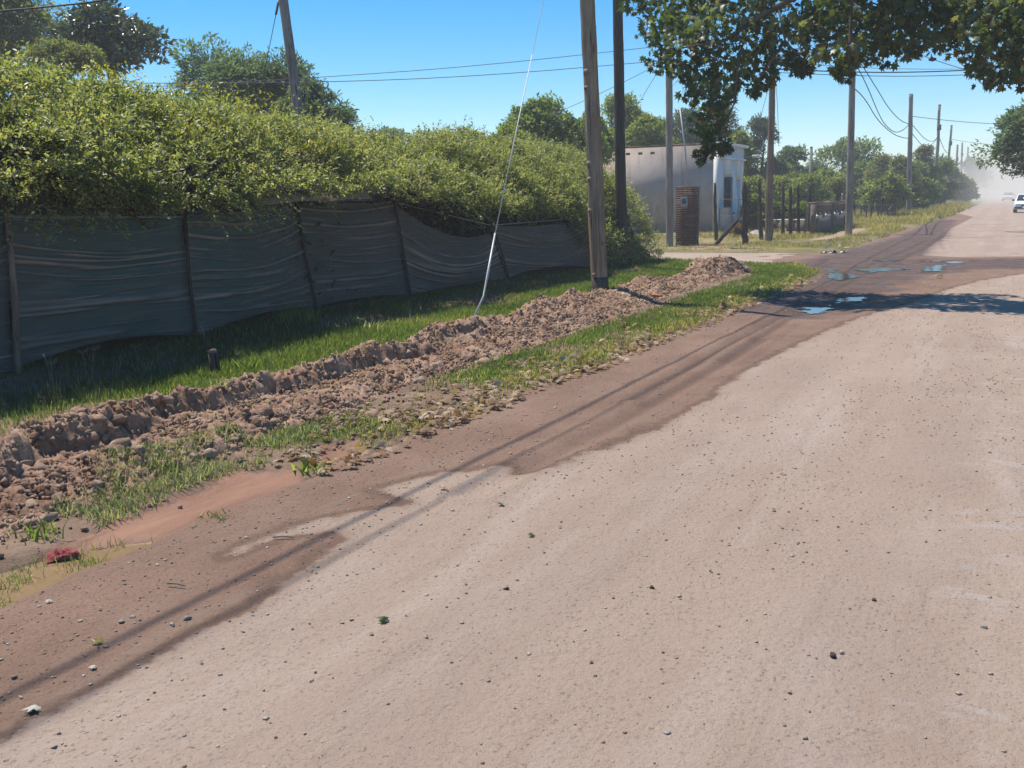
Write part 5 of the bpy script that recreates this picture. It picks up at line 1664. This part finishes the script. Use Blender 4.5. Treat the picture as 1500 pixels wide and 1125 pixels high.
# tall weeds near the fence, each a plant
def weed(px, py, h, n, label, mat='grass', w=0.012, spread=0.055, heads=0, lean=0.5, zoff=0.0):
    g = G(px, py)
    z = max(verge_z(g[0], g[1]), mound_z(np.array([g[0]]), np.array([g[1]]))[0][0]) + zoff
    x, y = g[0] + rng.normal(size=n) * spread, g[1] + rng.normal(size=n) * spread
    r = empty('weed', (g[0], g[1], z), label, 'weed', 'weeds growing along the verge')
    V, Fw = blades(x, y, np.full(n, z - 0.01), h * rng.uniform(0.5, 1.1, n), w, lean)
    tag(mesh_obj('blades', V, Fw, M[mat], r, fattr={'tint': np.clip(rng.normal(0.5, 0.2, n), 0, 1).repeat(3)}), kind='stuff')
    for k in range(heads):
        b = np.array([g[0] + rng.normal() * spread * 0.6, g[1] + rng.normal() * spread * 0.6, z])
        t = b + np.array([rng.normal() * 0.05, rng.normal() * 0.05, h * rng.uniform(1.5, 1.9)])
        MB().tube([b, (b + t) / 2 + [0.01, 0, 0], t], 0.0028, 5).build('stalk', M['dry_grass_stalk'], r)
        hd = MB()
        for j in range(5):
            a = j / 5 * 2 * math.pi + rng.normal() * 0.3
            hd.tube([t, t + np.array([math.cos(a) * 0.07, math.sin(a) * 0.05, 0.05])], [0.003, 0.002], 4)
        hd.build('seed_head', M['dry_grass_stalk'], r)


M['dry_grass_stalk'] = plain('dry_stalk', (0.20, 0.185, 0.12), 0.8, 0.2, 0.2)
weed(424, 492, 0.34, 60, 'tall green grass clump below the netting, left of its neighbour', spread=0.08, lean=0.35)
weed(452, 488, 0.36, 50, 'tall green grass clump at the foot of the third netting post', spread=0.08, lean=0.35)
weed(128, 572, 0.20, 14, 'branched dry seed head weed before the netting at left', 'dry_grass', heads=2)
weed(80, 585, 0.18, 14, 'spreading seed head weed at the netting foot farthest left', 'dry_grass', heads=3)
weed(545, 492, 0.18, 30, 'broad leaved grey green weed in the grass strip', 'greyish_grass', w=0.03, lean=0.9)
weed(520, 486, 0.17, 26, 'smaller grey green weed left of the broad leaved one', 'greyish_grass', w=0.03, lean=0.9)
weed(365, 545, 0.16, 70, 'bright green leafy weed beside the wooden stump', w=0.02, lean=0.9)
weed(212, 552, 0.14, 20, 'thin branched weed near the grass edge at left', 'greyish_grass', heads=1)
weed(595, 470, 0.24, 26, 'grass tuft at the foot of the fourth netting post', lean=0.4)
weed(330, 610, 0.10, 30, 'drooping green tuft hanging on the dug earth step', 'greyish_grass', w=0.012, lean=1.2)
weed(455, 690, 0.09, 34, 'leafy green weed between the two mud patches', w=0.022, lean=1.0)
weed(320, 756, 0.08, 50, 'low weed with tiny flowers at the edge of the mud', w=0.016, lean=1.2)
weed(245, 700, 0.07, 40, 'dark green tuft on the broken earth above the mud', w=0.014, lean=1.1)
weed(1025, 385, 0.20, 20, 'upright pale weed at the end of the earth bank', 'dry_grass', lean=0.5)
weed(60, 790, 0.11, 40, 'green grass tuft behind the red cloth', lean=0.9)
weed(700, 478, 0.10, 30, 'small grass tuft by the guy wire foot', lean=0.9)

# ------------------------------------------------------------------ clods, gravel, litter
ICO_V, ICO_F = None, None
import bmesh
bm = bmesh.new()
bmesh.ops.create_icosphere(bm, subdivisions=2, radius=1.0)
bm.verts.ensure_lookup_table()
ICO_V = np.array([v.co[:] for v in bm.verts])
ICO_F = np.array([[v.index for v in f.verts] for f in bm.faces])
bm.free()
OCT_V = np.array([(1, 0, 0), (-1, 0, 0), (0, 1, 0), (0, -1, 0), (0, 0, 1), (0, 0, -1)], float)
OCT_F = np.array([(0, 2, 4), (2, 1, 4), (1, 3, 4), (3, 0, 4), (2, 0, 5), (1, 2, 5), (3, 1, 5), (0, 3, 5)])


def rock_shape(seed, flat=0.85, V0=None):
    q = np.random.default_rng(seed)
    v = (ICO_V if V0 is None else V0).copy()
    v *= (1 + q.normal(size=(len(v), 1)) * (0.20 if V0 is not None else 0.13))
    for _ in range(7 if V0 is None else 3):
        d = norm(q.normal(size=3))
        s = v @ d
        v -= np.clip(s - q.uniform(0.42, 0.75), 0, None)[:, None] * d[None, :]
    v[:, 2] *= flat
    v[:, 0] *= q.uniform(0.9, 1.15)
    return v


clod_me = [make_mesh('clod', rock_shape(100 + k), ICO_F, M['clod']) for k in range(10)]


def drop_on_mound(n, ypow, y0=2.0, y1=22.8):
    y = y0 + (y1 - y0) * rng.random(n) ** ypow
    x = rng.uniform(-6.2, -4.5, n)
    z, t, ins = mound_z(x, y)
    ok = (ins > 0.35)
    return x[ok], y[ok], z[ok], t[ok]


x, y, z, t = drop_on_mound(1200, 1.6)
sz = 0.018 + 0.038 * rng.random(len(x)) ** 3.0
order = np.argsort(-sz / (y + 3))[:285]
for i in order:
    o = bpy.data.objects.new('clod', clod_me[rng.integers(10)])
    COL.objects.link(o)
    o.parent = mound
    o.location = (x[i], y[i], z[i] + sz[i] * 0.22)
    o.scale = (sz[i] * rng.uniform(0.85, 1.15), sz[i], sz[i] * rng.uniform(0.8, 1.0))
    o.rotation_euler = rng.uniform(-0.6, 0.6, 2).tolist() + [rng.uniform(0, 6.28)]
for px, py, s in ((440, 540, 0.075), (236, 536, 0.05), (555, 512, 0.07), (175, 665, 0.065), (205, 668, 0.05), (60, 685, 0.045), (150, 650, 0.05), (712, 520, 0.075), (735, 515, 0.06), (545, 590, 0.06), (462, 533, 0.06)):
    g = G(px, py, 0.14)
    z = mound_z(np.array([g[0]]), np.array([g[1]]))[0][0]
    o = bpy.data.objects.new('clod', clod_me[rng.integers(10)])
    COL.objects.link(o)
    o.parent = mound
    o.location = (g[0], g[1], max(z, 0.0) + s * 0.4)
    o.scale = (s * 1.15, s, s * 0.9)
    o.rotation_euler = (0.3, 0.2, rng.uniform(0, 6))
x, y, z, t = drop_on_mound(42000, 1.5)
n = len(x)
sz = 0.006 + 0.024 * rng.random(n) ** 3
a = rng.uniform(0, 6.28, n)
X, Y, Z = frames(rdir(n), rdir(n))
TV = rock_shape(5, 0.8, OCT_V)
V, Fc = stamp(TV, OCT_F, np.stack([x, y, z + sz * 0.2], 1), X, Y, Z, sz[:, None] * rng.uniform(0.65, 1.5, (n, 3)))
tag(mesh_obj('clod_rubble', V, Fc, M['clod'], mound), kind='stuff')

x, y, z, t = drop_on_mound(5200, 1.4)
ok = fbm(x * 1.6, y * 1.1, 127, 3) > 0.02
x, y, z = x[ok], y[ok], z[ok]
V, Fb_ = blades(x, y, z - 0.004, rng.uniform(0.02, 0.06, len(x)), 0.005 + 0.0003 * y, 2.2)
tag(mesh_obj('root_shreds', V, Fb_, M['greyish_grass'], mound, fattr={'tint': np.clip(rng.normal(0.6, 0.25, len(x)), 0, 1).repeat(3)}), kind='stuff')

# crumbs and earth spilling beyond the bank
n = 5000
y = 1.8 + 20 * rng.random(n) ** 1.6
x = np.where(rng.random(n) < 0.5, -6.15 - np.abs(rng.normal(0, 0.12, n)), -4.7 + rng.normal(0, 0.22, n))
ok = (x < -4.0) & ((poly_sdf(x, y, MUDDY_CH) > 0.02) | (rng.random(n) < 0.12))
x, y = x[ok], y[ok]
n = len(x)
sz = 0.006 + 0.028 * rng.random(n) ** 3
X, Y, Z = frames(rdir(n), rdir(n))
V, Fc = stamp(rock_shape(8, 0.8, OCT_V), OCT_F, np.stack([x, y, np.maximum(verge_z(x, y), mound_z(x, y)[0]) + sz * 0.3], 1), X, Y, Z, sz)
tag(mesh_obj('spilled_earth', V, Fc, M['clod']), 'loose crumbs of earth spilled around the dug bank', kind='stuff')

n = 5200
y = 2.0 + 4.6 * rng.random(n)
x = rng.uniform(-4.95, -4.15, n)
ok = (fbm(x * 2.0, y * 1.5, 129, 3) > -0.02) & ((poly_sdf(x, y, MUDDY_CH) > 0.0) | (rng.random(n) < 0.05))
x, y = x[ok], y[ok]
n = len(x)
sz = 0.005 + 0.026 * rng.random(n) ** 3.2
X, Y, Z = frames(rdir(n), rdir(n))
V, Fc = stamp(rock_shape(9), ICO_F, np.stack([x, y, np.maximum(verge_z(x, y), mound_z(x, y)[0]) + sz * 0.25], 1), X, Y, Z, sz)
tag(mesh_obj('broken_earth', V, Fc, M['clod']), 'broken clumps of earth among the trampled grass at lower left', kind='stuff')

n = 900
c_ = rng.integers(0, 26, n)
cxy = np.array(MURKY).mean(0) + rng.normal(size=(26, 2)) * np.array([0.25, 0.45])
x, y = cxy[c_, 0] + rng.normal(size=n) * 0.045, cxy[c_, 1] + rng.normal(size=n) * 0.045
ok = (poly_sdf(x, y, MURKY) < 0.12) & (x < edge_x(y) - 0.02)
x, y = x[ok], y[ok]
V, Fb_ = blades(x, y, np.full(len(x), -0.05), rng.uniform(0.03, 0.09, len(x)), 0.004, 1.2)
tag(mesh_obj('drowned_grass', V, Fb_, M['grass'], fattr={'tint': np.clip(rng.normal(0.45, 0.25, len(x)), 0, 1).repeat(3)}), 'thin grass wisps standing in the murky brown puddle', kind='stuff')

# gravel on the road
n = 60000
d = 1.5 + 24 * rng.random(n) ** 1.9
x = rng.uniform(-3.85, 1.6, n)
y = d
clump = fbm(x * 0.9, y * 0.35, 121, 4) + 0.5 * fbm(x * 3.0, y * 1.2, 123, 3)
ok = rng.random(n) < np.clip(0.30 + 2.0 * clump, 0.06, 1)
x, y = x[ok], y[ok]
n = len(x)
sz = (0.0020 + 0.0078 * rng.random(n) ** 3.9) * (1 + 0.02 * y)
X, Y, Z = frames(rdir(n) * [1, 1, 0.2], np.tile([0, 0, 1.0], (n, 1)) + rng.normal(size=(n, 3)) * 0.3)
V, Fc = stamp(rock_shape(15, 0.75, OCT_V), OCT_F, np.stack([x, y, road_z(x, y) + sz * 0.25], 1), X, Y, Z, np.stack([sz * 1.25, sz, sz * 0.75], 1))
tag(mesh_obj('gravel', V, Fc, M['gravel']), 'small dark stones strewn over the dusty road', kind='stuff')
n = 5200
y = 1.6 + 16 * rng.random(n) ** 1.6
x = rng.uniform(-3.85, 0.9, n)
ok = rng.random(n) < np.where(x < -2.6, 0.75, 0.25)
x, y = x[ok], y[ok]
n = len(x)
sz = (0.0035 + 0.009 * rng.random(n) ** 3) * (1 + 0.03 * y)
X, Y, Z = frames(rdir(n) * [1, 1, 0.2], np.tile([0, 0, 1.0], (n, 1)) + rng.normal(size=(n, 3)) * 0.3)
V, Fc = stamp(rock_shape(18, 0.75, OCT_V), OCT_F, np.stack([x, y, road_z(x, y) + sz * 0.25], 1), X, Y, Z, np.stack([sz * 1.25, sz, sz * 0.75], 1))
tag(mesh_obj('pale_gravel', V, Fc, M['pale_gravel']), 'pale pebbles scattered on the damp strip', kind='stuff')

# dry leaf litter along the grass edge
ly = np.concatenate([5.0 + 15 * rng.random(560) ** 1.1, rng.normal(8.7, 0.4, 230), rng.normal(6.4, 0.22, 110), rng.normal(7.2, 0.4, 120), rng.normal(5.15, 0.15, 40), rng.normal(11, 0.7, 130), rng.normal(14, 0.9, 90)])
lx = edge_x(ly) - np.abs(rng.normal(0.0, 0.36, len(ly))) + 0.14
zz = np.maximum(verge_z(lx, ly), road_z(lx, ly)) + rng.uniform(0.012, 0.05, len(lx))
n = len(lx)
X, Y, Z = frames(rdir(n) * [1, 1, 0.35], np.tile([0, 0, 1.0], (n, 1)) + rng.normal(size=(n, 3)) * 0.45)
V, Fl = stamp(LOBE_V * np.array([1, 1, 2.2]), LOBE_F, np.stack([lx, ly, zz], 1), X, Y, Z, rng.uniform(0.03, 0.075, n) * (1 + 0.02 * ly))
tag(mesh_obj('leaf_litter', V, Fl, M['litter'], fattr={'tint': np.clip(rng.normal(0.5, 0.28, n), 0, 1).repeat(14)}), 'dry brown leaves gathered along the grass edge', kind='stuff')


def fallen_leaf(px, py, s, mat, label, curl=2.0, rz=0.0, tilt=0.25):
    g = G(px, py)
    z = max(road_z(np.array([g[0]]), np.array([g[1]]))[0], -0.02)
    v = LOBE_V * np.array([1, 1, curl]) * s
    v[:, 2] += rng.normal(size=len(v)) * 0.06 * s
    me = make_mesh('fallen_leaf', v, LOBE_F, M[mat], fattr={'tint': np.clip(rng.normal(0.55, 0.2, 14), 0, 1)})
    o = bpy.data.objects.new('fallen_leaf', me)
    COL.objects.link(o)
    o.location = (g[0], g[1], z + 0.10 * s + 0.006)
    o.rotation_euler = (tilt, 0.12, rz)
    tag(o, label, 'leaf', 'single fallen leaves on the road')


fallen_leaf(568, 914, 0.052, 'green_scrap', 'curled grey green leaf on the dry road, lower middle', 3.0, 1.4)
fallen_leaf(780, 786, 0.040, 'green_scrap', 'small dark green leaf on the dry road, the rightmost green one', 3.0, 0.7)
fallen_leaf(740, 739, 0.045, 'green_scrap', 'flat green leaf on the dry road nearest the damp strip edge', 1.5, 2.2)
fallen_leaf(60, 1036, 0.055, 'paper', 'large pale crumpled leaf on the damp strip at lower left', 2.5, 2.8)
fallen_leaf(138, 946, 0.045, 'yellow_leaf', 'yellowing leaf on the cable shadow at lower left', 2.5, 0.3)
fallen_leaf(142, 978, 0.03, 'paper', 'small pale leaf just below the yellowing leaf', 2.5, 1.9)
fallen_leaf(72, 884, 0.032, 'paper', 'pale folded leaf near the murky puddle', 4.0, 0.9)
fallen_leaf(648, 722, 0.05, 'litter', 'reddish brown twiggy leaf on the dry tongue of road', 2.0, 0.4)
fallen_leaf(822, 773, 0.022, 'litter', 'tiny brown leaf right of the small dark green leaf', 3.0, 1.0)
fallen_leaf(548, 930, 0.022, 'litter', 'tiny brown curled leaf under the curled grey green leaf', 4.0, 2.0)
fallen_leaf(628, 934, 0.02, 'litter', 'thin brown sliver of leaf on the road, lower middle', 4.0, 2.4)
fallen_leaf(1160, 1014, 0.022, 'litter', 'thin dark curled leaf on the road at lower right', 4.0, 1.2)
fallen_leaf(866, 972, 0.02, 'litter', 'small brown leaf on the bare middle of the road', 4.0, 0.5)
fallen_leaf(1380, 408, 0.20, 'litter', 'brown leaf scrap on the road beyond the tree shadow', 3.0, 0.6)


def stone(px, py, s, mat, label, k):
    g = G(px, py)
    z = road_z(np.array([g[0]]), np.array([g[1]]))[0]
    o = bpy.data.objects.new('stone', make_mesh('stone', rock_shape(200 + k), ICO_F, M[mat]))
    COL.objects.link(o)
    o.location = (g[0], g[1], z + s * 0.4)
    o.scale = (s * 1.2, s, s * 0.85)
    o.rotation_euler = (0.2, 0.1, k * 1.3)
    tag(o, label, 'stone', 'larger loose stones on the road')


M['dark_stone'] = plain('dark_stone', (0.085, 0.052, 0.042), 0.9, 0.2, 0.3, 30)
M['grey_stone'] = plain('grey_stone', (0.22, 0.19, 0.17), 0.9, 0.2, 0.3, 30)
stone(1220, 958, 0.020, 'dark_stone', 'dark reddish stone alone on the right half of the road', 1)
stone(1233, 954, 0.011, 'pale_gravel', 'small pale pebble touching the dark reddish stone', 2)
stone(275, 908, 0.017, 'grey_stone', 'round grey stone on the damp strip below the cable shadow', 3)
stone(1442, 918, 0.013, 'grey_stone', 'rounded grey green stone at the right edge of the road', 4)
stone(955, 862, 0.014, 'dark_stone', 'flat dark stone in the middle of the dry road', 5)
stone(195, 904, 0.012, 'pale_gravel', 'whitish pebble at the head of a small pebble row', 6)
stone(178, 911, 0.013, 'grey_stone', 'grey pebble in the middle of the small pebble row', 7)
stone(20, 992, 0.014, 'grey_stone', 'grey stone at the far lower left edge', 8)
stone(1280, 877, 0.012, 'dark_stone', 'small dark stone up the road from the dark reddish stone', 9)
stone(742, 864, 0.012, 'dark_stone', 'dark stone between the green leaves on the dry road', 10)

# red cloth in the mud
g = G(88, 812)
U, W = np.meshgrid(np.linspace(-1, 1, 26), np.linspace(-1, 1, 16))
out = np.clip(1 - (np.abs(U) ** 2.6 + np.abs(W) ** 2.2), 0, 1)
rx = 0.085 * U * (1 + 0.12 * fbm(W * 2, U, 3, 2))
ry = 0.042 * W * (1 - 0.35 * U)
V = np.stack([g[0] + rx * 0.72 - ry * 0.5, g[1] + 0.02 + rx * 0.62 + ry * 0.7, np.maximum(verge_z(g[0] + rx, g[1] + ry), -0.03) + 0.006 + 0.03 * out ** 0.5 + (0.06 * np.abs(fbm(U * 2.6, W * 4.5, 131, 3)) + 0.03 * fbm(U * 7, W * 7, 132, 2)) * out ** 0.3], -1).reshape(-1, 3)
idx = np.arange(U.size).reshape(U.shape)
Fq = np.stack([idx[:-1, :-1], idx[:-1, 1:], idx[1:, 1:], idx[1:, :-1]], -1).reshape(-1, 4)
tag(mesh_obj('red_cloth', V, Fq, M['red_cloth'], smooth=True), 'crumpled dark red cloth lying at the mud edge at lower left', 'cloth')


def crumple(name, px, py, sx, sy, h, mat, label, cat, k, zf=far_z, nf=26, parts=None):
    g = G(px, py)
    z0 = zf(np.array([g[0]]), np.array([g[1]]))[0]
    U, W = np.meshgrid(np.linspace(-1, 1, nf), np.linspace(-1, 1, nf))
    rad = np.sqrt(U ** 2 + W ** 2)
    out = np.clip(1.25 - rad - 0.5 * fbm(U * 2 + k, W * 2, 140 + k, 3), 0, 1)
    z = z0 - 0.04 + h * (out ** 0.6) * (0.55 + 1.5 * np.abs(fbm(U * 2.6 + k * 3, W * 2.6, 150 + k, 4)) + 0.3 * fbm(U * 6, W * 6 + k, 160, 2))
    V = np.stack([g[0] + U * sx, g[1] + W * sy, z], -1).reshape(-1, 3)
    idx = np.arange(U.size).reshape(U.shape)
    Fq = np.stack([idx[:-1, :-1], idx[:-1, 1:], idx[1:, 1:], idx[1:, :-1]], -1).reshape(-1, 4)
    if cat is None: return V, Fq
    o = mesh_obj(name, V, Fq, M[mat])
    return tag(o, label, cat)


tr = crumple('rubbish_bag', 1222, 371, 0.48, 0.32, 0.34, 'trash_dark', 'torn black and white plastic bag of rubbish on the corner grass', 'bag', 1)
g = G(1222, 372)
sc_ = MB()
for k in range(5):
    a = rng.uniform(-1, 1, 2)
    c = g + np.array([a[0] * 0.40, a[1] * 0.24, 0.16 + 0.08 * rng.random()])
    d1, d2 = rng.normal(size=3) * [0.07, 0.04, 0.04], rng.normal(size=3) * [0.04, 0.05, 0.04]
    sc_.add(np.array([c - d1, c + d2, c + d1, c - d2 + [0, 0, 0.02]]), [(0, 1, 2), (0, 2, 3)])
sc_.build('torn_plastic', M['trash_white'], tr)
crumple('rubbish_heap', 1255, 364, 0.35, 0.25, 0.10, 'trash_white', 'pale scrap of plastic sheet lying in the grass behind the black bag', 'rubbish', 2)
crumple('leaf_heap', 1297, 347, 0.36, 0.35, 0.26, 'twig', 'small dark heap of cut leaves on the grass beyond the corner', 'heap', 3)
crumple('leaf_heap', 1303, 365, 0.26, 0.2, 0.2, 'twig', 'dark clump at the muddy road edge near the corner', 'heap', 4)
crumple('rubble_heap', 1040, 367, 0.75, 0.25, 0.14, 'clod', 'low heap of rubble at the edge of the sandy side road', 'heap', 5)
crumple('sand_heap', 1108, 344, 0.55, 0.4, 0.3, 'pale_gravel', 'small pale heap of sand behind the first wooden post', 'heap', 6)
crumple('green_sheet', 1030, 340, 0.6, 0.5, 0.22, 'green_scrap_sheet' if 'green_scrap_sheet' in M else 'tree_light', 'low green creeper patch at the foot of the grey house wall', 'plant', 7)
g = G(960, 437)
zz = mound_z(np.array([g[0]]), np.array([g[1]]))[0][0]
bk = bpy.data.objects.new('brick_rubble', make_mesh('brick_rubble', rock_shape(77, 0.7), ICO_F, M['terracotta']))
COL.objects.link(bk)
g = G(962, 437, 0.2)
bk.location, bk.scale = (g[0], g[1], max(zz, 0.15) + 0.05), (0.09, 0.07, 0.06)
tag(bk, 'orange broken brick lying on the earth bank right of the near pole', 'brick')

# wooden stump in front of the netting
g = G(315, 553)
st = empty('wooden_stump', g, 'short cut wooden stub with a pale top before the netting', 'stump')
z0 = verge_z(g[0], g[1])
MB().tube([g + [0, 0, z0 - 0.1], g + [-0.005, 0.01, z0 + 0.1], g + [-0.01, 0.0, z0 + 0.225]], [0.055, 0.05, 0.05], 10, 0.06).build('stub', M['post'], st)
MB().tube([g + [-0.01, 0.0, z0 + 0.222], g + [-0.012, 0.0, z0 + 0.262]], [0.049, 0.038], 10, 0.1).build('cut_top', M['post_pale'], st)
MB().tube([g + [-0.02, 0.02, z0 + 0.20], g + [-0.07, -0.02, z0 + 0.36], g + [-0.09, -0.05, z0 + 0.50]], [0.012, 0.01, 0.006], 6).build('side_shoot', M['post'], st)

# twigs on the damp strip and a stick on the bank
for px0, py0, px1, py1, lb in ((246, 858, 272, 862, 'thin dry twig on the damp strip among pale pebbles'), (400, 790, 430, 790, 'thin pale twig on the damp strip beside the dry tongue'), (1035, 396, 1066, 408, 'dark stick lying on the end of the earth bank')):
    a, b = G(px0, py0), G(px1, py1)
    zz = max(0.0, mound_z(np.array([a[0]]), np.array([a[1]]))[0][0]) + 0.012
    o = MB().tube([a + [0, 0, zz], (a + b) / 2 + [0, 0.004, zz + 0.004], b + [0, 0, zz]], [0.005, 0.004, 0.003] if py0 > 500 else [0.035, 0.03, 0.02], 6).build('twig', M['litter_twig'] if 'litter_twig' in M else M['post_pale'] if py0 > 500 else M['post'])
    tag(o, lb, 'twig')

# ------------------------------------------------------------------ cars
def car(loc, rz, label):
    """front faces local -Y"""
    r = empty('car', (0, 0, 0), label, 'car', 'white cars on the dusty road')
    W = 0.80
    # lower body: lofted sections along y
    sec = [(-1.86, 0.36, 0.62, 0.66), (-1.80, 0.28, 0.70, 0.75), (-1.2, 0.24, 0.80, W), (-0.72, 0.24, 0.88, W), (0.4, 0.24, 0.90, W), (1.5, 0.24, 0.92, W), (1.82, 0.30, 0.88, 0.76), (1.88, 0.40, 0.80, 0.70)]
    V, n = [], 8
    for y, z0, z1, w in sec:
        zm = z0 + (z1 - z0) * 0.55
        V += [(-w * 0.96, y, z0), (-w, y, z0 + 0.1), (-w, y, zm), (-w * 0.93, y, z1), (w * 0.93, y, z1), (w, y, zm), (w, y, z0 + 0.1), (w * 0.96, y, z0)]
    F = []
    for i in range(len(sec) - 1):
        for j in range(n):
            k = (j + 1) % n
            F.append((i * n + j, i * n + k, (i + 1) * n + k, (i + 1) * n + j))
    F += [tuple(range(n)), tuple(range((len(sec) - 1) * n, len(sec) * n))[::-1]]
    MB().add(V, F).build('body', M['car_white'], r, bevel=0.03)
    # cabin: pillars and roof as a tapered frustum, glass set 4 mm proud
    b = [(-0.74, -0.82, 0.86), (0.74, -0.82, 0.86), (0.74, 1.55, 0.90), (-0.74, 1.55, 0.90)]
    t = [(-0.58, -0.22, 1.36), (0.58, -0.22, 1.36), (0.58, 1.20, 1.36), (-0.58, 1.20, 1.36)]
    MB().add(b + t, [(0, 3, 2, 1), (4, 5, 6, 7), (0, 1, 5, 4), (1, 2, 6, 5), (2, 3, 7, 6), (3, 0, 4, 7)]).build('cabin', M['car_white'], r, bevel=0.04)
    b, t = np.array(b), np.array(t)

    def glass(name, i, j, u0=0.06, u1=0.94, v0=0.12, v1=0.86):
        q = [(b[i] * (1 - u) + b[j] * u) * (1 - v) + (t[i] * (1 - u) + t[j] * u) * v for u, v in ((u0, v0), (u1, v0), (u1, v1), (u0, v1))]
        q = np.array(q)
        nn = np.cross(q[1] - q[0], q[3] - q[0])
        nn = nn / np.linalg.norm(nn)
        if nn @ (q.mean(0) - np.array([0, 0.4, 1.1])) < 0: nn = -nn
        q1 = np.concatenate([q + nn * 0.012, q - nn * 0.02])
        MB().add(q1, [(0, 1, 2, 3), (7, 6, 5, 4), (0, 4, 5, 1), (1, 5, 6, 2), (2, 6, 7, 3), (3, 7, 4, 0)]).build(name, M['glass'], r)
    glass('windshield', 0, 1, 0.05, 0.95, 0.06, 0.9)
    glass('rear_window', 2, 3)
    for i, j in ((1, 2), (3, 0)):
        glass('side_window', i, j, 0.06, 0.49)
        glass('side_window', i, j, 0.53, 0.94)
    for s in (-1, 1):
        MB().box((s * 0.50, -1.835, 0.60), (0.30, 0.07, 0.15)).build('headlight', M['lamp_glass'], r, bevel=0.015)
        MB().box((s * 0.60, 1.87, 0.72), (0.2, 0.05, 0.16)).build('tail_light', M['red_cloth'], r, bevel=0.01)
        MB().box((s * 0.86, -0.62, 0.94), (0.16, 0.09, 0.12)).build('side_mirror', M['plastic_dark'], r, bevel=0.02)
    MB().box((0, -1.85, 0.58), (0.62, 0.05, 0.12)).build('grille', M['plastic_dark'], r)
    MB().box((0, -1.86, 0.38), (1.46, 0.14, 0.16)).build('bumper', M['plastic_dark'], r, bevel=0.03)
    MB().box((0, 1.88, 0.42), (1.44, 0.12, 0.16)).build('bumper', M['plastic_dark'], r, bevel=0.03)
    MB().box((0, -1.937, 0.39), (0.36, 0.015, 0.10)).build('license_plate', M['trash_white'], r)
    for x in (-0.70, 0.70):
        for y in (-1.18, 1.22):
            w = MB().tube([(x - 0.09, y, 0.28), (x + 0.09, y, 0.28)], 0.28, 18).build('wheel', M['rubber'], r, smooth=False, bevel=0.02)
            MB().tube([(x - 0.1 - 0.004, y, 0.28), (x + 0.1 + 0.004, y, 0.28)], 0.16, 14).build('rim', M['steel'], w)
    r.location, r.rotation_euler = [float(v) for v in loc], (0, 0, rz)
    return r


g = G(1486, 308.5)
c1 = car((g[0] + 0.72, 85.0, 0.0), math.radians(-2), 'white hatchback driving towards the viewer at the right edge')
p = atY(1477, 285, 172)
c2 = c1.copy()
COL.objects.link(c2)
for ch in c1.children:
    k = ch.copy()
    COL.objects.link(k)
    k.parent = c2
    for g2 in ch.children:
        kk = g2.copy()
        COL.objects.link(kk)
        kk.parent = k
c2.location = (p[0], 172, 0.0)
c2['label'] = 'faint white car far down the road, veiled in dust'
